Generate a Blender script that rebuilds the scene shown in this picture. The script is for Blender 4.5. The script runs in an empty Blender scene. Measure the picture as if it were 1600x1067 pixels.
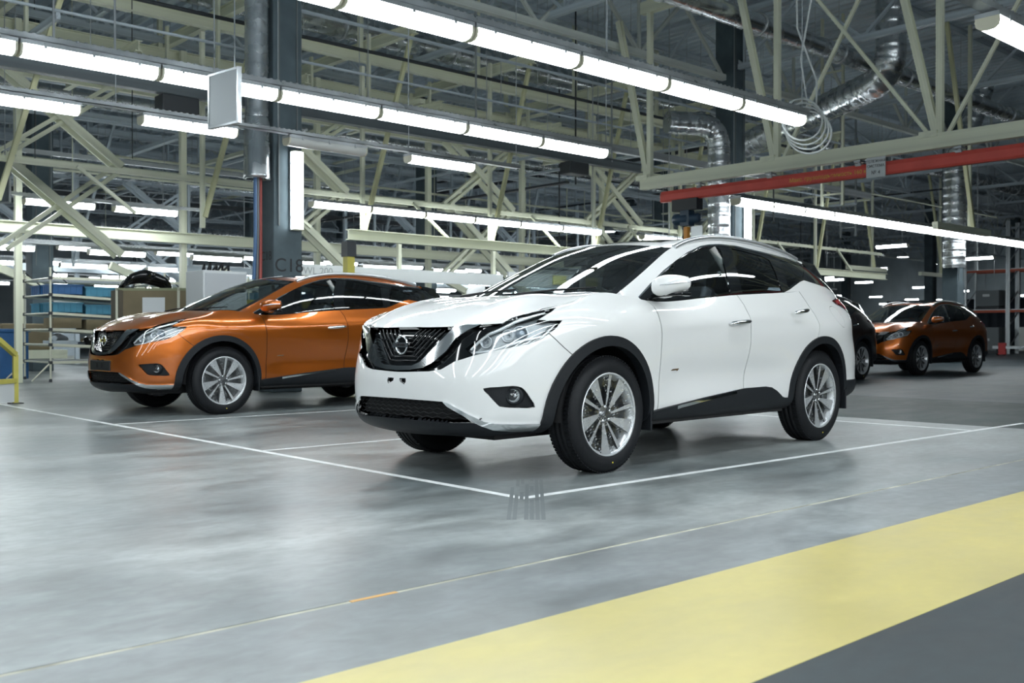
import bpy, bmesh, math, random
import numpy as np
from mathutils import Vector, Matrix
random.seed(7)
T0 = __import__("time").time()
C = bpy.context.scene.collection
PI = math.pi
# ------------------------------------------------------------ camera
# world: X/Y are the building axes, the white car's front axle sits on the origin
CAR_ROT = math.radians(3.0)                     # white car's heading in the world
CAMC = (5.0388, 5.0528, 0.9027)                 # camera in the white car's own frame (from the calibration)
YAWC = math.radians(-135.0783); PITCH = math.radians(-0.3968); FPX = 1555.6
def c2w(x, y, z=0.0, a=CAR_ROT):
    return Vector((x*math.cos(a)-y*math.sin(a), x*math.sin(a)+y*math.cos(a), z))
CAMW = c2w(*CAMC); YAW = YAWC+CAR_ROT
cd = bpy.data.cameras.new('camera'); cam = bpy.data.objects.new('camera', cd); C.objects.link(cam)
cd.sensor_width = 36.0; cd.lens = FPX/1600*36.0; cd.clip_end = 300; cd.clip_start = 0.05
cam.location = CAMW
cam.rotation_euler = (PI/2+PITCH, 0, YAW-PI/2)
bpy.context.scene.camera = cam
cd.dof.use_dof = True; cd.dof.focus_distance = 6.6; cd.dof.aperture_fstop = 4.0
# ------------------------------------------------------------ world and exposure
sc = bpy.context.scene
sc.view_settings.view_transform = 'Standard'; sc.view_settings.look = 'None'
sc.view_settings.exposure = -0.15; sc.view_settings.gamma = 1.0; sc.view_settings.use_curve_mapping = False
wd = bpy.data.worlds.new('world'); sc.world = wd; wd.use_nodes = True
wd.node_tree.nodes['Background'].inputs[0].default_value = (0.55, 0.68, 0.80, 1)
wd.node_tree.nodes['Background'].inputs[1].default_value = 0.25
# ------------------------------------------------------------ helpers
MATS = {}
def mat(name, col=(.8, .8, .8), rough=.5, metal=0.0, coat=0.0, emit=None, es=0.0, spec=None, coatr=.03):
    if name in MATS: return MATS[name]
    m = bpy.data.materials.new(name); m.use_nodes = True
    b = m.node_tree.nodes['Principled BSDF']
    b.inputs['Base Color'].default_value = (*col, 1); b.inputs['Roughness'].default_value = rough
    b.inputs['Metallic'].default_value = metal; b.inputs['Coat Weight'].default_value = coat
    b.inputs['Coat Roughness'].default_value = coatr
    if spec is not None: b.inputs['Specular IOR Level'].default_value = spec
    if emit: b.inputs['Emission Color'].default_value = (*emit, 1); b.inputs['Emission Strength'].default_value = es
    MATS[name] = m; return m
def vary(m, scale=3.0, amt=.25, rough_amt=0.0, bump=0.0, stretch=(1, 1, 1), detail=6, coords='Object'):
    """mottle a material's colour (and optionally roughness and relief) with noise"""
    nt = m.node_tree; b = nt.nodes['Principled BSDF']; L = nt.links
    tc = nt.nodes.new('ShaderNodeTexCoord'); mp = nt.nodes.new('ShaderNodeMapping'); nz = nt.nodes.new('ShaderNodeTexNoise')
    mp.inputs['Scale'].default_value = stretch; nz.inputs['Scale'].default_value = scale; nz.inputs['Detail'].default_value = detail
    L.new(tc.outputs[coords], mp.inputs[0]); L.new(mp.outputs[0], nz.inputs['Vector'])
    mr = nt.nodes.new('ShaderNodeMapRange'); mr.inputs[1].default_value = .3; mr.inputs[2].default_value = .7
    mr.inputs[3].default_value = 1-amt; mr.inputs[4].default_value = 1+amt
    L.new(nz.outputs[0], mr.inputs[0])
    mx = nt.nodes.new('ShaderNodeVectorMath'); mx.operation = 'SCALE'
    mx.inputs[0].default_value = b.inputs['Base Color'].default_value[:3]
    L.new(mr.outputs[0], mx.inputs['Scale']); L.new(mx.outputs[0], b.inputs['Base Color'])
    if rough_amt:
        r0 = b.inputs['Roughness'].default_value
        m2 = nt.nodes.new('ShaderNodeMapRange'); m2.inputs[1].default_value = .3; m2.inputs[2].default_value = .7
        m2.inputs[3].default_value = r0-rough_amt; m2.inputs[4].default_value = r0+rough_amt
        L.new(nz.outputs[0], m2.inputs[0]); L.new(m2.outputs[0], b.inputs['Roughness'])
    if bump:
        bp = nt.nodes.new('ShaderNodeBump'); bp.inputs['Strength'].default_value = bump; bp.inputs['Distance'].default_value = .01
        L.new(nz.outputs[0], bp.inputs['Height']); L.new(bp.outputs[0], b.inputs['Normal'])
    return m
def glass(name, tint=(.5, .55, .58), refl=1.0, rough=0.0):
    if name in MATS: return MATS[name]
    m = bpy.data.materials.new(name); m.use_nodes = True; nt = m.node_tree; nt.nodes.clear()
    o = nt.nodes.new('ShaderNodeOutputMaterial'); t = nt.nodes.new('ShaderNodeBsdfTransparent'); g = nt.nodes.new('ShaderNodeBsdfGlossy')
    t.inputs[0].default_value = (*tint, 1); g.inputs['Roughness'].default_value = rough; g.inputs[0].default_value = (refl, refl, refl, 1)
    lw = nt.nodes.new('ShaderNodeLayerWeight'); pw = nt.nodes.new('ShaderNodeMath'); pw.operation = 'POWER'; pw.inputs[1].default_value = 4.0; nt.links.new(lw.outputs['Facing'], pw.inputs[0])
    f = nt.nodes.new('ShaderNodeMath'); f.operation = 'MULTIPLY_ADD'; f.inputs[1].default_value = .9; f.inputs[2].default_value = .06; nt.links.new(pw.outputs[0], f.inputs[0])
    mx = nt.nodes.new('ShaderNodeMixShader'); nt.links.new(f.outputs[0], mx.inputs[0]); nt.links.new(t.outputs[0], mx.inputs[1]); nt.links.new(g.outputs[0], mx.inputs[2])
    nt.links.new(mx.outputs[0], o.inputs[0]); MATS[name] = m; return m
def link(o, parent=None):
    C.objects.link(o)
    if parent: o.parent = parent
    return o
def tag(o, label, cat, group=None):
    o['label'] = label; o['category'] = cat
    if group: o['group'] = group
    return o
def empty(name, loc=(0, 0, 0), rz=0.0, parent=None):
    o = bpy.data.objects.new(name, None); o.empty_display_size = .1; o.location = loc; o.rotation_euler = (0, 0, rz)
    return link(o, parent)
class MB:
    """collects shapes into one mesh"""
    def __init__(s): s.v = []; s.f = []; s.m = []; s.sm = []
    def add(s, vs, fs, mi=0, smooth=False):
        o = len(s.v); s.v += [tuple(v) for v in vs]; s.f += [tuple(i+o for i in f) for f in fs]; s.m += [mi]*len(fs); s.sm += [smooth]*len(fs); return s
    def box(s, c, d, mi=0, R=None):
        c = Vector(c); vs = []
        for i in (-1, 1):
            for j in (-1, 1):
                for k in (-1, 1):
                    v = Vector((i*d[0]/2, j*d[1]/2, k*d[2]/2)); vs.append(c+(R@v if R else v))
        return s.add(vs, [(0, 1, 3, 2), (4, 6, 7, 5), (0, 4, 5, 1), (2, 3, 7, 6), (0, 2, 6, 4), (1, 5, 7, 3)], mi)
    def b2(s, a, b, mi=0):
        return s.box([(p+q)/2 for p, q in zip(a, b)], [abs(q-p) for p, q in zip(a, b)], mi)
    def frame(s, a, b):
        a, b = Vector(a), Vector(b); d = (b-a); L = d.length; d.normalize()
        up = Vector((0, 0, 1)) if abs(d.z) < .95 else Vector((1, 0, 0))
        x = d.cross(up).normalized(); y = x.cross(d).normalized(); return a, b, d, x, y, L
    def bar(s, a, b, w, h=None, mi=0):
        h = h or w; a, b, d, x, y, L = s.frame(a, b)
        vs = [p+x*(i*w/2)+y*(j*h/2) for p in (a, b) for i, j in ((-1, -1), (1, -1), (1, 1), (-1, 1))]
        return s.add(vs, [(3, 2, 1, 0), (4, 5, 6, 7), (0, 1, 5, 4), (1, 2, 6, 5), (2, 3, 7, 6), (3, 0, 4, 7)], mi)
    def hbeam(s, a, b, w, h, t=.012, mi=0):
        """I-section: two flanges and a web"""
        a, b, d, x, y, L = s.frame(a, b)
        s.bar(a+y*(h/2-t/2), b+y*(h/2-t/2), w, t, mi); s.bar(a-y*(h/2-t/2), b-y*(h/2-t/2), w, t, mi); s.bar(a, b, t, h-2*t, mi); return s
    def ubeam(s, a, b, w, h, t=.012, mi=0):
        a, b, d, x, y, L = s.frame(a, b)
        s.bar(a+y*(h/2-t/2), b+y*(h/2-t/2), w, t, mi); s.bar(a-y*(h/2-t/2), b-y*(h/2-t/2), w, t, mi); s.bar(a+x*(w/2-t/2), b+x*(w/2-t/2), t, h-2*t, mi); return s
    def tube(s, pts, r, n=8, mi=0, cap=True, smooth=True):
        P = [Vector(p) for p in pts]; rings = []; x0 = None
        rr = r if isinstance(r, (list, tuple)) else [r]*len(P)
        for i, p in enumerate(P):
            d = (P[min(i+1, len(P)-1)]-P[max(i-1, 0)]).normalized()
            if x0 is None:
                up = Vector((0, 0, 1)) if abs(d.z) < .95 else Vector((1, 0, 0)); x0 = d.cross(up).normalized()
            x0 = (x0-d*x0.dot(d)).normalized(); y = d.cross(x0)
            rings.append([p+(x0*math.cos(2*PI*k/n)+y*math.sin(2*PI*k/n))*rr[i] for k in range(n)])
        vs = [v for r_ in rings for v in r_]; fs = []
        for i in range(len(P)-1):
            for k in range(n): fs.append((i*n+k, i*n+(k+1) % n, (i+1)*n+(k+1) % n, (i+1)*n+k))
        s.add(vs, fs, mi, smooth)
        if cap: s.add(rings[0], [tuple(range(n-1, -1, -1))], mi); s.add(rings[-1], [tuple(range(n))], mi)
        return s
    def lathe(s, prof, n=32, axis='z', c=(0, 0, 0), mi=0, smooth=True, closed=False):
        vs = []
        for (r, h) in prof:
            for k in range(n):
                a = 2*PI*k/n; x, y = r*math.cos(a), r*math.sin(a)
                v = (x, y, h) if axis == 'z' else ((x, h, y) if axis == 'y' else (h, x, y))
                vs.append((v[0]+c[0], v[1]+c[1], v[2]+c[2]))
        m = len(prof); fs = []
        for i in range(m if closed else m-1):
            j = (i+1) % m
            for k in range(n): fs.append((i*n+k, i*n+(k+1) % n, j*n+(k+1) % n, j*n+k))
        return s.add(vs, fs, mi, smooth)
    def prism(s, poly, h0, h1, mi=0, f=lambda u, v, h: (u, v, h)):
        n = len(poly); vs = [f(u, v, h0) for u, v in poly]+[f(u, v, h1) for u, v in poly]
        fs = [tuple(range(n-1, -1, -1)), tuple(range(n, 2*n))]+[(i, (i+1) % n, n+(i+1) % n, n+i) for i in range(n)]
        return s.add(vs, fs, mi)
    def mesh(s, name, mats):
        me = bpy.data.meshes.new(name); me.from_pydata(s.v, [], s.f); me.update()
        for m in (mats if isinstance(mats, (list, tuple)) else [mats]): me.materials.append(m)
        me.polygons.foreach_set('material_index', s.m); me.polygons.foreach_set('use_smooth', s.sm)
        bm = bmesh.new(); bm.from_mesh(me); bmesh.ops.recalc_face_normals(bm, faces=bm.faces[:]); bm.to_mesh(me); bm.free()
        return me
    def build(s, name, mats, parent=None, bevel=0.0, loc=None):
        o = bpy.data.objects.new(name, s.mesh(name, mats)); link(o, parent)
        if loc is not None: o.location = loc
        if bevel:
            md = o.modifiers.new('bevel', 'BEVEL'); md.width = bevel; md.segments = 2; md.limit_method = 'ANGLE'; md.angle_limit = .7
        return o
def copy_tree(o, parent=None):
    c = o.copy(); C.objects.link(c); c.parent = parent
    for ch in list(o.children): copy_tree(ch, c)
    return c
def text_mesh(txt, size, depth=.002):
    cu = bpy.data.curves.new('txt', 'FONT'); cu.body = txt; cu.size = size; cu.extrude = depth; cu.align_x = 'CENTER'; cu.align_y = 'CENTER'
    ob = bpy.data.objects.new('txt', cu); C.objects.link(ob)
    me = bpy.data.meshes.new_from_object(ob.evaluated_get(bpy.context.evaluated_depsgraph_get())); bpy.data.objects.remove(ob); me.name = 'lettering'
    return me
# ============================================================ materials of the hall
M_CREAM = vary(mat('cream_painted_steel', (.74, .76, .60), .45), 2.5, .10)
M_CREAMY = vary(mat('yellowish_cream_steel', (.68, .68, .42), .45), 2.5, .10)
M_GREYST = vary(mat('blue_grey_steel', (.50, .57, .62), .5), 2.0, .18)
M_PALEST = vary(mat('pale_grey_steel', (.58, .62, .58), .5), 2.0, .12)
M_GALV = vary(mat('galvanised_metal', (.50, .53, .55), .34, .75), 3.0, .18, .08)
M_DUCT = vary(mat('spiral_duct_metal', (.58, .61, .63), .26, .9), 4.0, .15, .08)
M_CONC = vary(mat('column_concrete', (.075, .105, .12), .8), 2.2, .22, 0, .15)
M_DECK = vary(mat('roof_deck_metal', (.62, .70, .76), .45, .15), .5, .12)
M_DARK = mat('dark_steel', (.035, .04, .045), .5)
M_WALL = vary(mat('grey_wall_panel', (.38, .44, .47), .7), .6, .15)
M_WHITEP = mat('white_panel', (.66, .69, .70), .5)
M_LIT = mat('lit_diffuser', (.9, .9, .9), .4, emit=(.93, 1.0, 1.03), es=21.0)
M_UNLIT = mat('unlit_diffuser', (.62, .64, .62), .35)
M_CAP = mat('lamp_end_cap', (.72, .70, .56), .5)
M_RUBBER = mat('cable_black', (.015, .016, .018), .6)
# ============================================================ floor, walls, roof
def floor_material(name, base, dark, gloss, spec=.95, mot=1.0):
    m = mat(name, base, .3, spec=spec); nt = m.node_tree; b = nt.nodes['Principled BSDF']; N = nt.nodes.new; L = nt.links.new
    tc = N('ShaderNodeTexCoord')
    def noise(sc, det, st=(1, 1, 1), dist=0.0):
        mp = N('ShaderNodeMapping'); mp.inputs['Scale'].default_value = st; L(tc.outputs['Object'], mp.inputs[0])
        n = N('ShaderNodeTexNoise'); n.inputs['Scale'].default_value = sc; n.inputs['Detail'].default_value = det; n.inputs['Distortion'].default_value = dist; L(mp.outputs[0], n.inputs['Vector']); return n
    n1 = noise(.40, 7, (1, 1.3, 1), .3); n2 = noise(1.8, 8, (1, 2.2, 1), .5); n3 = noise(11, 9, (1, 1.5, 1), .4)
    r1 = N('ShaderNodeValToRGB'); r1.color_ramp.interpolation = 'EASE'; r1.color_ramp.elements[0].position = .27; r1.color_ramp.elements[1].position = .70
    r1.color_ramp.elements[0].color = (*dark, 1); r1.color_ramp.elements[1].color = (*base, 1); L(n1.outputs[0], r1.inputs[0])
    m2 = N('ShaderNodeMapRange'); m2.interpolation_type = 'SMOOTHSTEP'; m2.inputs[1].default_value = .22; m2.inputs[2].default_value = .78; m2.inputs[3].default_value = 1-.34*mot; m2.inputs[4].default_value = 1+.34*mot; L(n2.outputs[0], m2.inputs[0])
    m3 = N('ShaderNodeMapRange'); m3.inputs[1].default_value = .3; m3.inputs[2].default_value = .7; m3.inputs[3].default_value = 1-.16*mot; m3.inputs[4].default_value = 1+.16*mot; L(n3.outputs[0], m3.inputs[0])
    mm = N('ShaderNodeMath'); mm.operation = 'MULTIPLY'; L(m2.outputs[0], mm.inputs[0]); L(m3.outputs[0], mm.inputs[1])
    sc_ = N('ShaderNodeVectorMath'); sc_.operation = 'SCALE'; L(r1.outputs[0], sc_.inputs[0]); L(mm.outputs[0], sc_.inputs['Scale']); L(sc_.outputs[0], b.inputs['Base Color'])
    mr = N('ShaderNodeMapRange'); mr.interpolation_type = 'SMOOTHSTEP'; mr.inputs[1].default_value = .1; mr.inputs[2].default_value = .9; mr.inputs[3].default_value = gloss-.045; mr.inputs[4].default_value = gloss+.09; L(n2.outputs[0], mr.inputs[0]); L(mr.outputs[0], b.inputs['Roughness'])
    return m
M_FLOOR = floor_material('polished_concrete', (.31, .335, .33), (.10, .122, .128), .335)
M_FLOOR2 = floor_material('darker_concrete', (.26, .285, .288), (.12, .138, .145), .345)
M_FLOORD = floor_material('dark_coated_floor', (.024, .038, .043), (.012, .02, .024), .44, .5)
M_YELLOW = floor_material('yellow_floor_paint', (.58, .485, .15), (.50, .425, .13), .345, mot=.22)
M_LINE = vary(mat('white_floor_tape', (.86, .88, .88), .4), 8, .18)
M_JOINT = vary(mat('joint_filler', (.42, .41, .33), .7), 5, .45)
X0, X1, Y0, Y1, ZR = -82.0, 18.0, -62.0, 31.0, 8.7
fl = MB().b2((X0, Y0, -.30), (X1, Y1, -.012)).build('floor', M_JOINT); fl['kind'] = 'structure'
JY = 2.45
M_FLOORG = floor_material('dark_green_floor_coating', (.055, .074, .073), (.028, .04, .04), .42, .15)
M_FLOORB = floor_material('dark_grey_polished_floor', (.075, .095, .105), (.035, .047, .055), .40, .22)
for (a, b, m) in (((-5.25, Y0, -.012), (X1, JY-.012, 0), M_FLOOR), ((-8.9, Y0, -.012), (-5.262, JY-.012, 0), M_FLOORG), ((X0, Y0, -.012), (-8.91, JY-.012, 0), M_FLOORB), ((X0, JY+.012, -.012), (X1, 3.03, 0), M_FLOOR2), ((X0, 3.815, -.012), (X1, Y1, 0), M_FLOORD)):
    MB().b2(a, b).build('slab', m, fl)
MB().b2((X0, 3.03, -.012), (X1, 3.815, .0008)).build('yellow_stripe', M_YELLOW, fl)
MB().b2((X0, JY-.012, -.012), (X1, JY+.012, -.0015)).build('joint', M_JOINT, fl)
MB().b2((2.73, JY-.011, -.0015), (2.92, JY+.010, .0004)).build('orange_tape', mat('orange_tape', (.62, .33, .08), .5), fl)
def marking(a, b, label, m=M_LINE):
    o = MB().b2((*a, .0), (*b, .0012)).build('floor_line', m); tag(o, label, 'floor line', 'white parking bay lines'); return o
w = .055
marking((-5.9, 1.275-w/2), (1.047+w/2, 1.275+w/2), 'long white floor line beside the white car, parallel to the yellow stripe')
marking((1.047-w/2, -9.0), (1.047+w/2, 1.275-w/2), 'white floor line running across in front of both parked car noses')
marking((-4.7, -1.745), (1.047-w/2, -1.70), 'white bay line between the white car and the left orange car, nearer one')
marking((-4.7, -4.83), (1.047-w/2, -4.785), 'white bay line close beside the left orange car')
marking((-4.755, -9.0), (-4.70, 1.275-w/2), 'white floor line crossing behind the white car')
M_SKID = mat('rubber_skid', (.17, .19, .195), .35)
def skid(name, p, q, wd, label, dens):
    """tread print: broken dark ribs of rubber left on the floor"""
    p, q = Vector((*p, 0)), Vector((*q, 0)); d = q-p; L = d.length; d.normalize(); n = Vector((-d.y, d.x, 0)); b = MB(); rnd = random.Random(3)
    for r in range(7):
        t = 0.0; off = (-.45+.15*r)*wd
        while t < L:
            ln = rnd.uniform(.10, .35)
            if rnd.random() < dens:
                e = min(L, t+ln); hw = wd*.055
                b.add([p+d*t+n*(off-hw)+Vector((0, 0, .0014)), p+d*e+n*(off-hw)+Vector((0, 0, .0014)), p+d*e+n*(off+hw)+Vector((0, 0, .0014)), p+d*t+n*(off+hw)+Vector((0, 0, .0014))], [(0, 1, 2, 3)])
            t += ln
    o = b.build(name, M_SKID); o['kind'] = 'stuff'; tag(o, label, 'tyre mark'); return o
skid('tyre_mark', (1.47, 1.76), (.55, .78), .19, 'dark tyre tread print over the corner of the white floor lines', .9)
def wall(name, a, b): o = MB().b2(a, b).build(name, M_WALL); o['kind'] = 'structure'; return o
wall('wall_left', (X0, Y0-.3, -.3), (X1, Y0, ZR+.6)); wall('wall_right', (X0, Y1, -.3), (X1, Y1+.3, ZR+.6))
wall('wall_back', (X0-.3, Y0, -.3), (X0, Y1, ZR+.6)); wall('wall_front', (X1, Y0, -.3), (X1+.3, Y1, ZR+.6))
ce = MB(); n = int((X1-X0)/.32); prof = []
for i in range(n+1):
    x = X0+i*(X1-X0)/n; prof += [(x-.08, ZR+.10), (x-.03, ZR), (x+.09, ZR), (x+.14, ZR+.10)]
vs = [(max(X0, min(X1, x)), y, z) for x, z in prof for y in (Y0, Y1)]
ce.add(vs, [(2*i, 2*i+2, 2*i+3, 2*i+1) for i in range(len(prof)-1)]); ce.b2((X0, Y0, ZR+.35), (X1, Y1, ZR+.6))
co = ce.build('ceiling', M_DECK); co['kind'] = 'structure'
# ============================================================ steel members as parts that share mesh data
UNIT = {}
def unit(kind, m):
    k = (kind, m.name)
    if k not in UNIT:
        b = MB()
        if kind == 'bar': b.b2((0, -.5, -.5), (1, .5, .5))
        elif kind == 'ibeam': b.b2((0, -.5, .42), (1, .5, .5)); b.b2((0, -.5, -.5), (1, .5, -.42)); b.b2((0, -.06, -.42), (1, .06, .42))
        elif kind == 'rod':
            b.tube([(0, 0, 0), (1, 0, 0)], .5, 8)
        UNIT[k] = b.mesh(kind, m)
    return UNIT[k]
def member(parent, name, a, b, w_, h_, m, kind='bar'):
    a, b = Vector(a), Vector(b); d = b-a; L = d.length; d = d/L
    up = Vector((0, 0, 1)) if abs(d.z) < .97 else Vector((1, 0, 0))
    y = up.cross(d).normalized(); z = d.cross(y)
    o = bpy.data.objects.new(name, unit(kind, m)); link(o, parent)
    M = Matrix(((d.x*L, y.x*w_, z.x*h_, a.x), (d.y*L, y.y*w_, z.y*h_, a.y), (d.z*L, y.z*w_, z.z*h_, a.z), (0, 0, 0, 1)))
    base = parent.location if parent else Vector()
    M.translation = a-base; o.matrix_basis = M
    return o
ORD = ['nearest', 'second', 'third', 'fourth', 'fifth', 'sixth', 'seventh', 'eighth', 'ninth', 'tenth', 'eleventh', 'twelfth', 'thirteenth', 'fourteenth', 'fifteenth', 'sixteenth', 'seventeenth', 'eighteenth', 'nineteenth', 'twentieth']
def nth(k): return ORD[k] if k < len(ORD) else '%dth' % (k+1)
# ============================================================ columns
COLX = [-3.1-12*i for i in range(-1, 6)]; COLY = [-8.9, -20.9, -32.9, -44.9]
def column(x, y, label):
    r = empty('column', (x, y, 0)); tag(r, label, 'column', 'concrete columns')
    MB().b2((-.25, -.25, 0), (.25, .25, ZR)).build('shaft', M_CONC, r, .015)
    g = MB()
    for s in (-1, 1):
        for dx in (-.16, .16): g.b2((dx-.012, s*.262-.006, 2.6), (dx+.012, s*.262+.006, ZR))
    g.build('edge_strip', mat('column_strip', (.13, .15, .155), .7), r)
    return r
C18 = None
for i, x in enumerate(COLX):
    for j, y in enumerate(COLY):
        if (i == 0 and j == 0): continue
        c = column(x, y, 'grey concrete column standing %s along %s row behind the cars' % (nth(i), ['the nearest', 'the second', 'the third', 'the farthest'][j]))
        if i == 1 and j == 0: C18 = c; c['label'] = 'grey concrete column marked C18 behind the left orange car'
M_STEN = mat('stencil_black', (.02, .022, .025), .7)
for (loc, rot, sz) in (((.253, .02, 2.13), (PI/2, 0, PI/2), .20), ((-.02, .253, 1.98), (PI/2, 0, PI), .30)):
    me = text_mesh('C18', sz, .002); me.materials.append(M_STEN); t = link(bpy.data.objects.new('stencil_number', me), C18); t.location = loc; t.rotation_euler = rot
# ============================================================ roof trusses
def truss(name, label, a, b, zt, zb, panel, m, w_=.09, group='roof trusses'):
    """bottom chord, top chord and web members, each a part"""
    a, b = Vector((*a, 0)), Vector((*b, 0)); d = b-a; L = d.length; d = d/L; r = empty(name, (a.x, a.y, zb)); tag(r, label, 'truss', group)
    Z = lambda p, z: (p.x, p.y, z)
    member(r, 'top_chord', Z(a, zt), Z(b, zt), w_*1.3, w_*1.5, m); member(r, 'bottom_chord', Z(a, zb), Z(b, zb), w_*1.3, w_*1.4, m)
    n = max(2, int(L/panel)); 
    for i in range(n):
        p, q, mid = a+d*(L*i/n), a+d*(L*(i+1)/n), a+d*(L*(i+.5)/n)
        member(r, 'web_brace', Z(p, zt), Z(mid, zb), w_*.7, w_*.7, m); member(r, 'web_brace', Z(mid, zb), Z(q, zt), w_*.7, w_*.7, m)
        if i % 2 == 0: member(r, 'web_post', Z(mid, zb), Z(mid, zt), w_*.6, w_*.6, m)
    return r
for i, x in enumerate([2.9-6*k for k in range(13)]):
    truss('roof_truss', 'blue-grey steel roof truss crossing the hall, %s from the camera' % nth(i), (x, -58), (x, 29), 8.55, 7.25, 3.0, M_GREYST)
for i, y in enumerate([15.1, 3.1, -8.9, -14.9, -20.9, -26.9, -32.9, -44.9]):
    truss('roof_truss', 'steel roof girder along the length of the hall, %s row from the camera' % nth(i), (14, y), (-80, y), 8.45, 7.0, 3.0, M_PALEST if i % 2 == 0 else M_GREYST, .10)
for i, y in enumerate([0.1, -2.9, -5.9, -11.9, -17.9, -23.9, -29.9]):
    r = empty('purlin', (14, y, 7.2)); tag(r, 'slim steel purlin under the roof deck, %s from the camera' % nth(i), 'beam', 'roof purlins')
    member(r, 'purlin_beam', (14, y, 8.61), (-80, y, 8.61), .10, .16, M_GREYST, 'ibeam')
# ============================================================ fluorescent lamps
HL, KW = .625, 1.22                                      # half length and section scale of a fixture
def lamp_proto(lit):
    r = empty('lamp_fixture')
    h = MB(); h.b2((-HL, -.082*KW, .0), (HL, .082*KW, .035)); h.b2((-HL+.06, -.045, .035), (HL-.06, .045, .055)); ho = h.build('housing', M_GALV, r)
    d = MB(); pr = [(-.074, 0), (-.078, -.025), (-.070, -.058), (-.045, -.078), (0, -.084), (.045, -.078), (.070, -.058), (.078, -.025), (.074, 0)]
    pr = [(y*KW, z*KW) for y, z in pr]
    vs = [(x, y, z) for x in (-HL+.02, HL-.02) for y, z in pr]; n = len(pr)
    d.add(vs, [(i, i+1, n+i+1, n+i) for i in range(n-1)], 0, True); d.add(vs, [tuple(range(n)), tuple(range(2*n-1, n-1, -1))])
    d.build('diffuser', M_LIT if lit else M_UNLIT, r)
    for s in (-1, 1):
        c = MB(); vs = [(s*x, y*1.04, z*1.03) for x in (HL-.022, HL-.002) for y, z in pr]; c.add(vs, [(i, i+1, n+i+1, n+i) for i in range(n-1)]+[tuple(range(n)), tuple(range(2*n-1, n-1, -1))]); c.build('end_cap', M_CAP, r)
    k = MB()
    for x in (-.42, 0, .42):
        for s in (-1, 1): k.b2((x-.012, s*.084*KW-.004, -.02), (x+.012, s*.084*KW+.004, .03))
    k.build('clip', M_GALV, r)['kind'] = 'stuff'
    return r
LAMP_LIT = lamp_proto(True); LAMP_OFF = lamp_proto(False); used = {}
def lamp(x, y, z, label, group, lit=True, rot=(0, 0, 0)):
    src = LAMP_LIT if lit else LAMP_OFF
    o = copy_tree(src) if used.get(lit) else src
    used[lit] = True; o.location = (x, y, z); o.rotation_euler = rot; tag(o, label, 'lamp', group); return o
def tray(y, z, xa, xb, label, hangers=3.14, top=8.72, group='lamp trays'):
    r = empty('lamp_tray', (xa, y, z)); tag(r, label, 'cable tray', group)
    t = MB(); t.b2((xa, y-.06, z), (xb, y+.06, z+.008)); t.b2((xa, y-.06, z), (xa+(xb-xa), y-.054, z+.05)); t.b2((xa, y+.054, z), (xb, y+.06, z+.05))
    x = min(xa, xb)
    while x < max(xa, xb):
        t.b2((x, y-.064, z+.05), (x+.03, y+.064, z+.058)); x += .075
    t.v = [(a-xa, b-y, c-z) for a, b, c in t.v]; t.build('channel', M_GALV, r)
    n = max(1, int(abs(xb-xa)/hangers))
    for i in range(n+1):
        x = xa+(xb-xa)*(i+.02)/(n+.04); member(r, 'hanger', (x, y, z), (x, y, top), .012, .012, M_GALV, 'rod')
    return r
P_ = 1.27
def strip(y, z, xend, count, where, skip=(), first=0, fat=1.0):
    for k in range(count):
        if k in skip: continue
        o = lamp(xend+P_*(k+.5), y, z, 'lamp in %s, %s from its far end' % (where, nth(k).replace('nearest', 'first')), 'lamps in '+where); o.scale = (1, fat, fat)
    tray(y, z+.055, xend-.1, xend+P_*count+.1, 'galvanised cable tray carrying %s' % where)
strip(-1.14, 3.46, -5.64, 16, 'the strip over the white car')
strip(-4.14, 3.46, -5.50, 16, 'the strip over the left orange car')
strip(1.91, 3.46, -5.98, 16, 'the strip at the top right', skip=(2,))
strip(4.95, 3.46, -5.5, 16, 'the strip above the walkway')
strip(8.0, 3.46, -5.5, 16, 'the outermost strip')
for q, yy in enumerate((11.0, 14.0, 17.0, 20.0, 23.0, 26.0)): strip(yy, 3.46, -9.31, 19, 'the %s added fill strip behind the camera' % ('third', 'fourth', 'fifth', 'sixth', 'seventh', 'eighth')[q])  # unseen lamp rows, added to throw low side light on the cars
strip(-7.24, 3.80, -32.0, 15, 'the receding strip at right', fat=1.45)
for k, (x, lit) in enumerate(((1.35, True), (-.61, True), (-2.59, False), (-4.60, True))):
    lamp(x, -6.69, 3.55, '%s lamp hanging alone beyond the orange car, %s from the left' % ('lit' if lit else 'unlit', ('first', 'second', 'third', 'fourth')[k]), 'separate hanging lamps', lit)
tray(-6.69, 3.605, 2.5, -6.2, 'thin tray holding the separate hanging lamps beyond the orange car', 2.0)
# upright lamps fixed to the columns
lamp(-3.22, -8.60, 3.16, 'upright lit tube lamp fixed to the C18 column', 'upright column lamps', True, (0, -PI/2, PI/2))
lamp(-15.35, -8.60, 3.6, 'upright lit tube lamp fixed to the second column behind the white car', 'upright column lamps', True, (0, -PI/2, PI/2))
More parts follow.
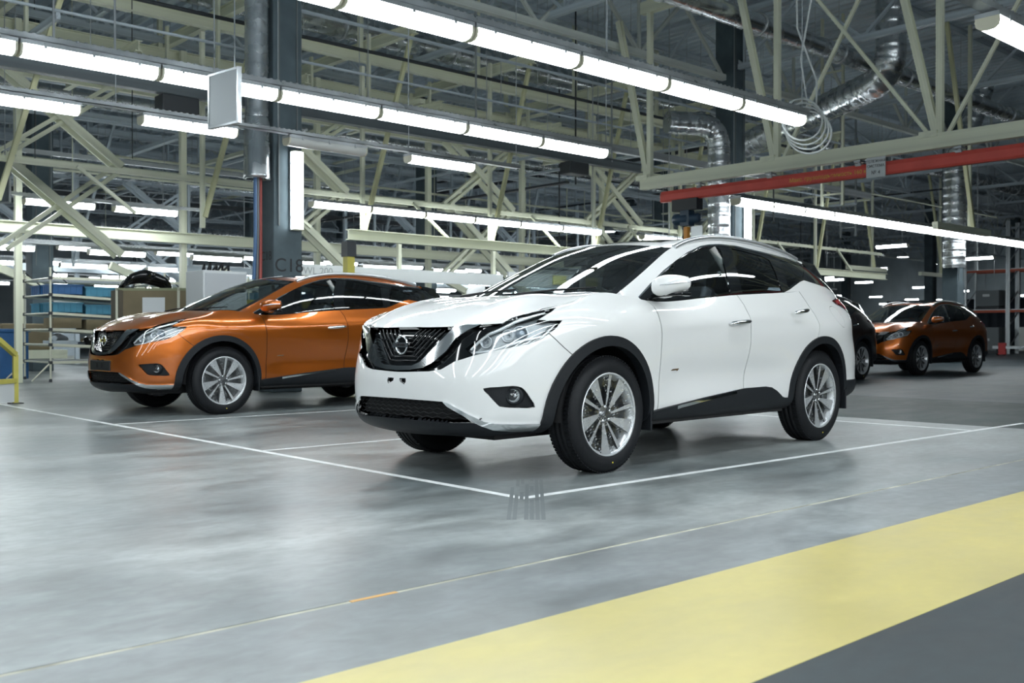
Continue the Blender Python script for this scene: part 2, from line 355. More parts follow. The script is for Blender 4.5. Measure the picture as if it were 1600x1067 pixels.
# ============================================================ overhead conveyor gantry (cream steel) behind the cars
def gantry(label, x_first, n, rnd=1):
    r = empty('conveyor_gantry', (0, -10.6, 2.6)); tag(r, label, 'gantry', 'conveyor gantries')
    xa, xb = 6.0, x_first-3.2*(n-1)-3.0
    member(r, 'lower_beam', (x_first+1.5, -10.6, 2.78), (xb, -10.6, 2.78), .16, .20, M_CREAM, 'ibeam'); member(r, 'lower_rail', (xa, -10.75, 3.52), (xb, -10.75, 3.52), .08, .09, M_CREAM)
    member(r, 'lower_beam', (xa, -14.6, 2.9), (xb, -14.6, 2.9), .16, .22, M_CREAM, 'ibeam')
    for y in (-12.3, -14.9): member(r, 'upper_beam', (xa, y, 6.72), (xb, y, 6.72), .16, .22, M_CREAM, 'ibeam')
    for y in (-11.4, -13.6): member(r, 'rail', (xa, y, 5.55), (xb, y, 5.55), .10, .14, M_CREAM, 'ibeam')
    k = 0; x = x_first+3.2*4
    for i in range(n+4):
        x = x_first+3.2*4-3.2*i
        if x > 5.5: continue
        member(r, 'cross_beam', (x, -10.5, 6.93), (x, -15.6, 6.93), .14, .22, M_CREAM, 'ibeam')
        member(r, 'cross_beam', (x-1.2, -11.2, 5.72), (x-1.2, -14.8, 5.72), .12, .18, M_CREAM, 'ibeam')
        member(r, 'inclined_pole', (x, -10.62, 6.85), (x+1.12, -10.62, 2.88), .075, .075, M_CREAMY)
        member(r, 'post', (x+1.14, -10.66, 2.7), (x+1.14, -10.66, 6.0), .07, .07, M_CREAM); member(r, 'post', (x-.3, -14.7, 0), (x-.3, -14.7, 6.8), .12, .12, M_CREAM)
        member(r, 'hanger', (x+.1, -12.3, 6.8), (x+.1, -12.3, 8.72), .09, .09, M_CREAM); member(r, 'hanger', (x+.1, -14.9, 6.8), (x+.1, -14.9, 8.72), .09, .09, M_CREAM)
        member(r, 'knee_brace', (x, -10.6, 3.5), (x-.9, -10.6, 2.85), .05, .05, M_CREAM); member(r, 'bracket', (x+.5, -11.4, 5.6), (x+.5, -11.4, 6.9), .09, .05, M_CREAM)
        member(r, 'bracket', (x+.5, -13.6, 5.6), (x+.5, -13.6, 6.9), .09, .05, M_CREAM)
    # lattice towers: two stacked crosses of paired channels
    i = 0; x = 3.7
    while x > xb+2:
        for z0, z1 in ((2.35, 3.95), (3.95, 5.45)):
            for y in (-12.85, -13.15):
                member(r, 'lattice_brace', (x-1.0, y, z0), (x+1.0, y, z1), .05, .14, M_CREAM)
            for dx in (-.17, .17):
                member(r, 'lattice_brace', (x+1.0+dx*.6, -13.0, z0), (x-1.0+dx*.6, -13.0, z1), .10, .07, M_CREAM)
            for t in (.2, .5, .8): member(r, 'batten', (x+1.0-2*t-.13, -13.0, z0+(z1-z0)*t), (x+1.0-2*t+.13, -13.0, z0+(z1-z0)*t), .05, .05, M_CREAM)
        x -= 4.8
    return r
g1 = gantry('cream steel conveyor gantry directly behind the cars', -6.96, 6)
def copy_gantry(dx, dy, label):
    o = copy_tree(g1); o.location = (dx, -10.6+dy, 2.6); o['label'] = label
    for ch in o.children:
        k = ch.data.name.split('.')[0]; ch.data = unit(k if k in ('bar', 'ibeam', 'rod') else 'bar', M_GREYST)  # cream swapped for blue-grey: the dimness of the depth put into the colour
    return o
copy_gantry(-1.7, -11.5, 'conveyor gantry in the second row, toned blue-grey for depth, seen through the first')
# lamp strip under the gantry and low assembly-line lamps in the depth
for k in range(6):
    lamp(-5.2-P_*k, -10.45, 3.30, 'lit tube lamp under the cream gantry behind the cars, %s from the left' % nth(k).replace('nearest', 'first'), 'lamps under the gantry')
for k in range(2):
    lamp(-14.3-P_*k, -10.45, 3.30, 'lit tube lamp under the gantry end above the white car roof, %s one' % ('left', 'right')[k], 'lamps under the gantry')
for k, x in enumerate((1.9, .2, -1.35, -2.95)):
    lamp(x, -13.9, 3.35, 'lit tube lamp low over the parts racks at left, %s from the left' % nth(k).replace('nearest', 'first'), 'lamps over the racks')
tray(-13.9, 3.4, 3.0, -4.2, 'slim tray over the parts racks at left', 3.0, 6.8)
nl = 0
for row, (y, z, dx) in enumerate(((-17.0, 2.75, 0), (-19.2, 3.0, .8), (-22.5, 2.8, .3), (-25.5, 3.05, 1.1), (-29.0, 2.9, .5), (-34.0, 3.1, .2), (-40.0, 3.1, .9))):
    for k in range(16 if row < 5 else 18):
        lamp(3.5-dx-2.35*k-row*1.6, y, z, 'lit assembly line lamp in the %s row behind the gantry' % nth(row).replace('nearest', 'first'), 'assembly line lamps row %d' % (row+1))
    tray(y, z+.055, 4.3-dx-row*1.6, -34-row*3.2, 'cable tray over the assembly line, row %s behind the gantry' % nth(row).replace('nearest', 'first'), 6.0, 7.0)
FAR = [(-64.2, -27.7, 4.3), (-78.6, -38.7, 4.3), (-79, -35.6, 4.0), (-50.8, -26.7, 4.3), (-54.9, -27, 4.3), (-73.8, -39.1, 4.3), (-72.5, -28.5, 4.3), (-77.8, -28.5, 4.3), (-77.2, -25.9, 4.0), (-78.7, -30.8, 3.6), (-70.6, -25.5, 3.2), (-75, -28.1, 2.6), (-76.9, -26.3, 3.2), (-77, -36.9, 3.6), (-70.8, -29.8, 3.6), (-43.2, -20, 4.3), (-31.3, -13.1, 4.3), (-39.8, -13.4, 4.3), (-48.5, -26, 4.3), (-67.1, -39.8, 4.3), (-58, -14, 4.3), (-66, -8, 4.3), (-52, -6, 4.3), (-74, -14, 4.3), (-46, -34, 4.3), (-58, -38, 4.3)]
for x, y, z in FAR:
    o = lamp(x, y, z, 'small lit lamp far back at the right under the roof', 'far lamps at the right', True, (0, 0, PI/2))
    for s_ in (-.4, .4):
        h = bpy.data.objects.new('hanger', unit('rod', M_GALV)); link(h, o); h.matrix_basis = Matrix.Translation((s_, 0, .03))@Matrix.Rotation(-PI/2, 4, 'Y')@Matrix.Diagonal((8.79-z-.03, .014, .014, 1))
for (x, y, z) in ((-24, -21, 4.9), (-31, -19, 4.6), (-38, -24, 5.2), (-33, -27, 4.9), (-46, -20, 5.0), (-58, -24, 5.4)):
    r = empty('high_bay_lamp', (x, y, z)); tag(r, 'round high bay lamp hanging far behind the white car', 'lamp', 'round high bay lamps')
    MB().lathe([(.05, .30), (.10, .25), (.30, .05), (.31, 0), (.30, .02)], 20).build('shade', M_GALV, r); MB().lathe([(0, .03), (.29, .03), (.29, .01), (0, .01)], 20).build('diffuser', M_LIT, r)
    member(r, 'hanger', (x, y, z+.28), (x, y, 8.72), .012, .012, M_GALV, 'rod')
# ============================================================ frame truss with the red crane rail at the right
r = empty('frame_truss', (-11, -8.2, 3.9)); tag(r, 'cream steel frame truss above the red crane rail', 'truss')
member(r, 'bottom_beam', (-11, -8.15, 4.0), (-11, 9, 4.0), .15, .24, M_CREAM)
member(r, 'top_beam', (-11, -8.15, 7.6), (-11, 9, 7.6), .15, .24, M_CREAM)
ys = [-7.94, -4.94, -1.94, 1.06, 4.06, 7.06]
for i, y in enumerate(ys):
    member(r, 'post', (-11, y, 4.1), (-11, y, 8.72), .10, .10, M_CREAM, 'bar')
    member(r, 'diagonal', (-11, y-.05, 4.1), (-11, y-.85, 7.5), .12, .10, M_CREAM, 'ibeam')
    if i+1 < len(ys) and i > 0:
        member(r, 'cross_brace', (-11.02, y+.12, 4.1), (-11.02, ys[i+1]-.9, 7.5), .055, .055, M_CREAM); member(r, 'cross_brace', (-10.98, ys[i+1]-.15, 4.1), (-10.98, y+.3, 7.5), .055, .055, M_CREAM)
for y in ys: member(r, 'gusset_plate', (-11.09, y-.16, 4.12), (-10.91, y-.16, 4.12), .30, .10, M_CREAM)
M_REDR = vary(mat('red_painted_rail', (.74, .105, .08), .40), 3, .08)
rr = empty('crane_rail', (-11, -7.62, 3.675)); tag(rr, 'red crane rail with yellow lettering hung below the cream beam', 'crane rail')
b = MB(); b.add([(0, y, z) for y in (0, 16.2) for z in (0,)], []); 
pr = [(-.045, -.11), (.045, -.11), (.065, -.075), (.065, .04), (.03, .11), (-.03, .11), (-.065, .04), (-.065, -.075)]
b = MB(); vs = [(x, y, z) for y in (0, 16.3) for x, z in pr]; n = len(pr); b.add(vs, [tuple(range(n)), tuple(range(2*n-1, n-1, -1))]+[(i, (i+1) % n, n+(i+1) % n, n+i) for i in range(n)]); b.build('rail', M_REDR, rr)
MB().b2((-.045, -.02, -.085), (.045, 0, .08)).build('end_plate', M_WHITEP, rr)
me = text_mesh('Макс. грузоподъемность 160 кг', .10, .0015); me.materials.append(mat('yellow_lettering', (.75, .48, .08), .5)); t = link(bpy.data.objects.new('lettering', me), rr); t.location = (.067, 3.74, -.015); t.rotation_euler = (PI/2, 0, PI/2)
for y in (.95, 2.55, 4.15+.15, 6.0, 8.2, 10.6, 13):
    c = MB(); c.b2((-.06, y-.05, .09), (.06, y+.05, .13)); c.b2((-.02, y-.02, .10), (.02, y+.02, .21)); c.b2((-.09, y-.06, .155), (.09, y+.06, .185)); c.build('rail_clamp', M_GALV, rr)
sg = empty('rail_sign', (-10.905, -2.98, 3.70)); tag(sg, 'white sign plate with three lines of lettering on the red rail', 'sign')
MB().b2((-.012, -.17, -.17), (0, .17, .17)).build('plate', M_WHITEP, sg)
for txt, z, s_ in (('ТЕЛЕЖНАЯ', .10, .062), ('СИСТЕМА', .02, .062), ('№ 4', -.09, .085)):
    me = text_mesh(txt, s_, .001); me.materials.append(M_STEN); t = link(bpy.data.objects.new('lettering', me), sg); t.location = (.002, 0, z); t.rotation_euler = (PI/2, 0, PI/2)
h = empty('chain_hoist', (-11, -7.0, 3.55)); tag(h, 'dark blue electric hoist hanging at the end of the red rail', 'hoist')
MB().b2((-.10, -.30, -.20), (.10, .32, .03)).build('trolley', M_DARK, h, .01)
m_ = MB(); m_.lathe([(0, -.30), (.10, -.30), (.115, -.27), (.115, .05), (.09, .07), (.09, .28), (.07, .32), (0, .32)], 20, 'y', c=(0, 0, -.36)); m_.b2((-.09, -.10, -.50), (.09, .12, -.20)); m_.build('motor', mat('hoist_blue', (.03, .06, .10), .4), h)
MB().b2((-.05, -.04, -.80), (.05, .05, -.52)).build('hook_block', mat('hoist_orange', (.70, .30, .05), .5), h, .01)
MB().b2((.0, .12, -.85), (.02, .40, -.52)).build('control_plate', M_GALV, h)
MB().tube([(0, -.06, -.5), (.01, -.10, -.9), (.0, -.12, -1.5)], .016, 8).build('cable', M_RUBBER, h)
# ============================================================ ducts
def spiral(name, pts, r, parent, step=.12):
    b = MB(); P = [Vector(p) for p in pts]; out = []; rad = []
    for i in range(len(P)-1):
        L = (P[i+1]-P[i]).length; n = max(1, int(L/step))
        for k in range(n):
            t = k/n; p = P[i].lerp(P[i+1], t); q = P[i].lerp(P[i+1], min(1, t+.35/n))
            out += [p, q]; rad += [r, r*1.0]
            if k % 2 == 0: out.append(P[i].lerp(P[i+1], min(1, t+.5/n))); rad.append(r*1.035)
    out.append(P[-1]); rad.append(r)
    b.tube(out, rad, 20); return b.build(name, M_DUCT, parent)
def bend(p0, p1, p2, r, n=6):
    p0, p1, p2 = Vector(p0), Vector(p1), Vector(p2); a = (p0-p1).normalized()*r; c = (p2-p1).normalized()*r
    return [((p1+a)*(1-t)**2+p1*2*t*(1-t)+(p1+c)*t*t) for t in [k/n for k in range(n+1)]]
d = empty('ventilation_duct', (-2.62, -8.75, 3.3)); tag(d, 'silver spiral duct coming down beside the C18 column', 'duct', 'silver ducts')
L_ = lambda pts: [Vector(p)-d.location for p in pts]
spiral('duct_pipe', L_([(-2.62, -8.75, 8.72), (-2.62, -8.75, 4.25)]), .18, d)
MB().lathe([(.175, .95), (.19, .93), (.20, .06), (.205, 0), (.17, 0), (.17, .3), (0, .3)], 24).build('outlet', M_DUCT, d)
for k, (dx, c) in enumerate(((-.06, (.30, .05, .04)), (.0, (.10, .11, .12)), (.05, (.05, .12, .25)))):
    MB().tube([(dx, .02*k, .35), (dx, .02*k, -1.0), (dx+.02, .03, -1.55)], .028, 8).build('cable', mat('cable_%d' % k, c, .5), d)
d = empty('ventilation_duct', (-14.45, -8.75, 0.9)); tag(d, 'silver duct rising beside the column behind the white car, elbowed at the top', 'duct', 'silver ducts')
pts = [(-14.45, -8.75, .0), (-14.45, -8.75, 5.2)]+bend((-14.45, -8.75, 5.2), (-14.45, -8.75, 5.8), (-13.4, -9.3, 5.8), .55)+[(-13.3, -9.36, 5.8)]
spiral('duct_pipe', L_(pts), .26, d)
d = empty('ventilation_duct', (-15.5, -8.0, 5.4)); tag(d, 'thick silver duct lying across below the roof and turning up', 'duct', 'silver ducts')
pts = [(-17.0, -10.0, 5.75), (-15.9, -5.9, 6.35)]+bend((-15.9, -5.9, 6.35), (-15.75, -5.2, 6.45), (-15.75, -5.2, 8.72), .6)+[(-15.75, -5.2, 8.72)]
spiral('duct_pipe', L_(pts), .32, d)
d = empty('ventilation_duct', (-26.3, -8.7, 1.8)); tag(d, 'silver duct standing by the far column under the red rail', 'duct', 'silver ducts')
pts = [(-26.5, -8.6, 3.0), (-26.5, -8.6, 6.3)]+bend((-26.5, -8.6, 6.3), (-26.5, -8.6, 6.8), (-26.9, -8.0, 7.4), .4)+[(-27.0, -7.9, 8.72)]
spiral('duct_pipe', L_(pts), .33, d)
for k, (y, z, r_, xa, xb) in enumerate(((-6.0, 7.0, .20, 4, -40), (-13.2, 7.6, .28, 6, -50), (-17.5, 6.2, .22, 8, -50), (-23.5, 5.6, .25, 8, -45), (-28.5, 6.5, .3, 8, -60), (-35, 5.2, .25, 8, -60))):
    d = empty('roof_duct', (xa, y, z)); tag(d, 'silver air duct running lengthwise below the roof, %s from the camera' % nth(k), 'duct', 'lengthwise roof ducts')
    MB().tube([(0, 0, 0), ((xb-xa)*.5, 0, 0), (xb-xa, 0, 0)], r_, 14).build('duct_pipe', M_DUCT, d)
    f = MB()
    for j in range(int((xa-xb)/3)): f.lathe([(r_, 0), (r_+.03, .0), (r_+.03, .04), (r_, .04)], 14, 'x', c=(-3*j-1, 0, 0))
    f.build('flange', M_GALV, d)['kind'] = 'stuff'
    for j in range(int((xa-xb)/6)): member(d, 'hanger', (xa-6*j-1, y, z), (xa-6*j-1, y, 8.72), .015, .015, M_GALV, 'rod')
# pipes, trays and cables strung between the trusses
rp = random.Random(11)
for k in range(26):
    y = rp.choice((rp.uniform(-21.4, -15.9), rp.uniform(-34, -27.6), rp.uniform(-10.3, -9.9))); z = rp.uniform(4.9, 6.9); w_ = rp.choice((.05, .07, .10, .16)); xa = rp.uniform(-4, 8); xb = xa-rp.uniform(18, 45)
    m = rp.choice((M_GREYST, M_GALV, M_GREYST, M_DARK, M_CREAM))
    o = empty('service_pipe', (xa, y, z)); tag(o, 'long thin service pipe or tray strung lengthwise under the roof', 'pipe', 'lengthwise service pipes')
    member(o, 'pipe', (xa, y, z), (xb, y, z), w_, w_, m, 'rod' if w_ < .1 else 'bar')
    for j in range(5): member(o, 'hanger', (xa+(xb-xa)*(j+.5)/5, y, z), (xa+(xb-xa)*(j+.5)/5, y, 8.72), .014, .014, M_GALV, 'rod')
for k in range(22):
    x = rp.uniform(-40, 2); z = rp.uniform(5.0, 7.1); ya = rp.uniform(-9.2, -14); yb = ya-rp.uniform(8, 26); m = rp.choice((M_GREYST, M_CREAM, M_GREYST, M_DARK))
    o = empty('service_pipe', (x, ya, z)); tag(o, 'long thin service pipe or tray strung crosswise under the roof', 'pipe', 'crosswise service pipes')
    member(o, 'pipe', (x, ya, z), (x, yb, z), rp.choice((.06, .1, .14)), rp.choice((.06, .1)), m)
    for j in range(3): member(o, 'hanger', (x, ya+(yb-ya)*(j+.5)/3, z), (x, ya+(yb-ya)*(j+.5)/3, 8.72), .014, .014, M_GALV, 'rod')
for k in range(60):
    x = rp.uniform(-46, 3); y = rp.uniform(-32, -9.6); z = rp.uniform(2.7, 4.6); m = rp.choice((M_DARK, M_GALV, M_CREAM, M_DARK))
    o = empty('drop_cable', (x, y, z)); tag(o, 'thin vertical drop line hanging from the roof steel', 'cable', 'vertical drop lines')
    wd_ = rp.choice((.018, .025, .04)); member(o, 'line', (x, y, z), (x, y, 8.79), wd_, wd_, m, 'rod')
# ladder-like light steel frames at the right
for k, (x, y) in enumerate(((-19.5, -3.2), (-23.5, -1.4), (-30.0, -3.6), (-38.0, -4.8), (-17.5, -7.6), (-27.0, -12.5), (-34.0, -12.0))):
    r = empty('roof_ladder', (x, y, 3.8)); tag(r, 'pale steel ladder frame hanging from the roof at the right, %s one' % nth(k), 'frame', 'hanging ladder frames')
    for dy in (-.28, .28): member(r, 'upright', (x, y+dy, 3.8+.25*(k % 3)), (x, y+dy, 8.72), .06, .06, M_GALV if k % 2 else M_CREAM)
    for j in range(6): member(r, 'rung', (x, y-.28, 4.1+.25*(k % 3)+.75*j), (x, y+.28, 4.1+.25*(k % 3)+.75*j), .04, .04, M_GALV if k % 2 else M_CREAM)
for k, y in enumerate((-5.5, -14.5)):
    for j, x in enumerate((-20, -26, -32, -38, -44)):
        if y < -10 and (x > -29 or x < -40): continue
        r = empty('inclined_strut', (x, y, 3.5)); tag(r, 'yellowish inclined strut with its post under the far roof at right', 'strut', 'far inclined struts')
        member(r, 'strut', (x-.6, y, 3.6), (x+.5, y-.2, 8.64), .09, .09, M_CREAMY); member(r, 'post', (x-.62, y-.1, 3.5), (x-.62, y-.1, 8.69), .08, .08, M_CREAM); member(r, 'foot_beam', (x-1.5, y, 3.5), (x+1.5, y, 3.5), .14, .16, M_CREAM)
# coil of cable by the lamp strip, hanging panels, monorail
c = empty('cable_coil', (-6.0, -1.25, 3.35)); tag(c, 'coiled pale cable hanging at the end of the light strip', 'cable')
for k in range(4):
    pts = [(.05*k+.30*math.cos(2*PI*j/24+.3*k)*.3, .30*math.sin(2*PI*j/24)*(1-.08*k), .15*k*.3+.24*math.cos(2*PI*j/24)) for j in range(25)]
    MB().tube(pts, .013, 6, cap=False).build('loop', mat('pale_cable', (.45, .48, .48), .5), c)
MB().tube([(0, 0, .25), (.02, -.1, .9), (0, .05, 1.7), (.02, -.08, 2.8), (0, 0, 5.36)], .013, 6).build('riser', mat('pale_cable'), c)
MB().tube([(0, .1, .25), (.02, .12, .6), (0, -.16, 1.3), (.02, -.18, 2.6), (0, -.1, 5.36)], .013, 6).build('riser', mat('pale_cable'), c)
def hang_panel(loc, rz, w_, h_, m, label):
    r = empty('hanging_board', loc, rz); tag(r, label, 'panel', 'hanging panels')
    MB().b2((-.012, -w_/2, -h_/2), (.012, w_/2, h_/2)).build('plate', m, r)
    f = MB(); f.b2((-.02, -w_/2-.01, -h_/2-.01), (.02, -w_/2+.01, h_/2+.01)); f.b2((-.02, w_/2-.01, -h_/2-.01), (.02, w_/2+.01, h_/2+.01)); f.b2((-.02, -w_/2, h_/2-.01), (.02, w_/2, h_/2+.01)); f.b2((-.02, -w_/2, -h_/2-.01), (.02, w_/2, -h_/2+.01)); f.build('rim', M_GALV, r)
    for s in (-1, 1): MB().tube([(0, s*w_*.35, h_/2), (0, s*w_*.35, 8.6-loc[2])], .006, 6).build('hanger', M_GALV, r)
vp = mat('ribbed_white_sheet', (.33, .355, .365), .85, spec=.2); 
hang_panel((.57, -3.30, 3.08), math.radians(8), .46, .49, vp, 'pale square panel hanging in front of the light strip near C18 column')
hang_panel((.25, -12.0, 3.35), math.radians(-150), .62, .70, mat('dark_sheet', (.09, .11, .12), .5), 'dark square panel hanging at the left by the lattice')
M_MONO = vary(mat('monorail_grey', (.10, .12, .13), .45), 2, .2)
mr = empty('monorail', (6, -9.9, 4.74)); tag(mr, 'grey overhead monorail beam below the light strip at left', 'beam')
member(mr, 'rail', (7, -9.9, 4.76), (-13, -9.9, 4.76), .16, .20, M_MONO, 'ibeam'); member(mr, 'side_plate', (7, -9.81, 4.76), (-3.0, -9.81, 4.76), .01, .19, M_MONO)
for x in (4, 0, -4, -8, -12): member(mr, 'hanger', (x, -9.9, 4.8), (x, -9.9, 8.72), .03, .03, M_GALV)
for x in (-1.85, -10.8): MB().b2((x-6-.30, -.16, -.36), (x-6+.30, .16, -.10)).build('drive_box', M_DARK, mr, .02)
MB().b2((-4.72, .096, -.05), (-4.36, .098, .07)).build('blue_label', mat('label_blue', (.03, .08, .22), .5), mr); MB().b2((-4.57, .099, -.05), (-4.51, .100, .07)).build('yellow_label', mat('label_yellow', (.7, .55, .08), .5), mr)
# ============================================================ the car (crossover, one model in four paints)
FW = Vector((math.cos(PITCH)*math.cos(YAWC), math.cos(PITCH)*math.sin(YAWC), math.sin(PITCH)))
RT = Vector((math.sin(YAWC), -math.cos(YAWC), 0)); UP = RT.cross(FW); CC = Vector(CAMC)
def pj_cam(v):
    d = v-CC; z = d.dot(FW); return (800+FPX*d.dot(RT)/z, 533.5-FPX*d.dot(UP)/z)
def ray_cam(p): return FW+RT*((p[0]-800)/FPX)+UP*((533.5-p[1])/FPX)
PROJ = {'cam': pj_cam, 'side': lambda v: (v.x, v.z), 'front': lambda v: (v.y, v.z), 'top': lambda v: (v.x, v.y)}
def plane_of(a, b, pr):
    if pr == 'cam': return CC, ray_cam(a).cross(ray_cam(b)).normalized()
    du, dv = b[0]-a[0], b[1]-a[1]
    if pr == 'side': return Vector((a[0], 0, a[1])), Vector((-dv, 0, du)).normalized()
    if pr == 'front': return Vector((0, a[0], a[1])), Vector((0, -dv, du)).normalized()
    return Vector((a[0], a[1], 0)), Vector((-dv, du, 0)).normalized()
def inside(p, poly):
    r = False; n = len(poly); x, y = p
    for i in range(n):
        x1, y1 = poly[i]; x2, y2 = poly[i-1]
        if (y1 > y) != (y2 > y) and x < (x2-x1)*(y-y1)/(y2-y1)+x1: r = not r
    return r
def smooth_poly(pts, n=4, closed=True):
    """Catmull-Rom rounding of an outline"""
    out = []; m = len(pts); rng = range(m) if closed else range(m-1)
    for i in rng:
        p0, p1, p2, p3 = [pts[(i+k) % m] if closed else pts[max(0, min(m-1, i+k))] for k in (-1, 0, 1, 2)]
        for k in range(n):
            t = k/n
            out.append(tuple(.5*((2*b)+(-a+c)*t+(2*a-5*b+4*c-d)*t*t+(-a+3*b-3*c+d)*t**3) for a, b, c, d in zip(p0, p1, p2, p3)))
    if not closed: out.append(pts[-1])
    return out
def strip_poly(line, w):
    L, R = [], []; n = len(line)
    for i, p in enumerate(line):
        a = line[max(i-1, 0)]; b = line[min(i+1, n-1)]; dx, dy = b[0]-a[0], b[1]-a[1]; l = math.hypot(dx, dy) or 1
        L.append((p[0]-dy/l*w/2, p[1]+dx/l*w/2)); R.append((p[0]+dy/l*w/2, p[1]-dx/l*w/2))
    return L+R[::-1]
def cut(bm, lay, poly, pr, idx, filt=lambda c: True, only=None):
    pj = PROJ[pr]; us = [p[0] for p in poly]; vs = [p[1] for p in poly]; bb = (min(us), max(us), min(vs), max(vs))
    def near(f, b):
        q = [pj(v.co) for v in f.verts]
        return max(p[0] for p in q) >= b[0] and min(p[0] for p in q) <= b[1] and max(p[1] for p in q) >= b[2] and min(p[1] for p in q) <= b[3]
    work = [f for f in bm.faces if filt(f.calc_center_median()) and near(f, bb)]
    for i in range(len(poly)):
        a, b = poly[i-1], poly[i]
        if abs(a[0]-b[0])+abs(a[1]-b[1]) < 1e-7: continue
        e = (min(a[0], b[0]), max(a[0], b[0]), min(a[1], b[1]), max(a[1], b[1]))
        sel = [f for f in work if near(f, e)]
        if not sel: continue
        co, no = plane_of(a, b, pr)
        geom = list({x for f in sel for x in (*f.verts, *f.edges)})+sel
        ss = set(sel); rest = [f for f in work if f not in ss]
        r = bmesh.ops.bisect_plane(bm, geom=geom, dist=2e-5, plane_co=co, plane_no=no)
        nf = {x for x in r['geom'] if isinstance(x, bmesh.types.BMFace)}
        for f in sel:
            if f.is_valid: nf.add(f)
        work = [f for f in rest if f.is_valid]+list(nf)
    for f in work:
        if inside(pj(f.calc_center_median()), poly) and (only is None or f[lay] in only): f[lay] = idx
def nspline(T, P, tt):
    """natural cubic spline through P (n,d) at knots T, evaluated at tt"""
    n = len(T); h = np.diff(T); A = np.eye(n); B = np.zeros_like(P)
    for i in range(1, n-1):
        A[i, i-1] = h[i-1]; A[i, i] = 2*(h[i-1]+h[i]); A[i, i+1] = h[i]
        B[i] = 6*((P[i+1]-P[i])/h[i]-(P[i]-P[i-1])/h[i-1])
    M = np.linalg.solve(A, B); k = np.clip(np.searchsorted(T, tt)-1, 0, n-2)
    a = ((T[k+1]-tt)/h[k])[:, None]; b = ((tt-T[k])/h[k])[:, None]; hh = (h[k]**2)[:, None]/6
    return a*P[k]+b*P[k+1]+((a**3-a)*M[k]+(b**3-b)*M[k+1])*hh
def curve3(pts, n):
    P = np.array(pts, float); d = np.r_[0, np.cumsum(np.linalg.norm(np.diff(P, axis=0), axis=1))]
    return nspline(d, P, np.linspace(0, d[-1], n))
def grid_bm(G):
    bm = bmesh.new(); lay = bm.faces.layers.int.new('id'); n, m, _ = G.shape
    V = [[bm.verts.new(G[i, j]) for j in range(m)] for i in range(n)]
    for i in range(n-1):
        for j in range(m-1): bm.faces.new((V[i][j], V[i][j+1], V[i+1][j+1], V[i+1][j]))
    return bm, lay
# ---- lower body: rows from the lip up to the hood line / belt, columns from the nose round to the tail
rowsF = [(.265, .90), (.315, .985), (.43, 1.022), (.58, 1.03), (.70, 1.008), (.82, .978), (.905, .955)]      # z, x on the nose line
rowsS = [(.31, .84), (.36, .905), (.48, .925), (.63, .936), (.79, .947), (.94, .952), (1.055, .93)]          # z, y on the flank
rowsR = [(.32, -3.74), (.40, -3.90), (.54, -3.96), (.69, -3.965), (.82, -3.935), (.95, -3.90), (1.07, -3.86)]
plan = [(0, 0), (-.008, .22), (-.045, .43), (-.125, .615), (-.245, .755), (-.40, .855), (-.58, .915)]          # front plan: dx from the nose, y
E_row = [(.925, 0, .952), (.917, .22, .950), (.882, .43, .954), (.80, .605, .969), (.665, .725, 1.014), (.48, .79, 1.067), (.27, .815, 1.110), (-.03, .815, 1.180),
         (-.47, .862, 1.138), (-1.1, .868, 1.168), (-1.8, .868, 1.218), (-2.4, .862, 1.252), (-2.85, .85, 1.27), (-3.25, .815, 1.235), (-3.5, .755, 1.2), (-3.68, .6, 1.18), (-3.76, .3, 1.17), (-3.78, 0, 1.17)]
NET = np.zeros((8, 18, 3))
for r in range(7):
    zf, xf = rowsF[r]; zs, ys = rowsS[r]; zr, xr = rowsR[r]
    ws = ys/.952
    for c_, (dx, y) in enumerate(plan):
        k = c_/6.0; q = k**1.3
        NET[r, c_] = (xf+dx*(1+.0*r), min(y*(ws if c_ > 3 else 1), ys), zf*(1-q)+zs*q)
    for c_, x in enumerate((.05, -.47, -1.1, -1.8, -2.4, -2.85, -3.25)): NET[r, 7+c_] = (x, ys, zs)
    NET[r, 13] = (-3.25, ys-.012, zs*.6+zr*.4)
    for c_, (fx, y) in enumerate(((.36, .855), (.16, .66), (.045, .34), (0, 0))):
        NET[r, 14+c_] = (xr+fx, y*(.9 if r == 0 else 1), zs*(.35, .1, 0, 0)[c_]+zr*(.65, .9, 1, 1)[c_])
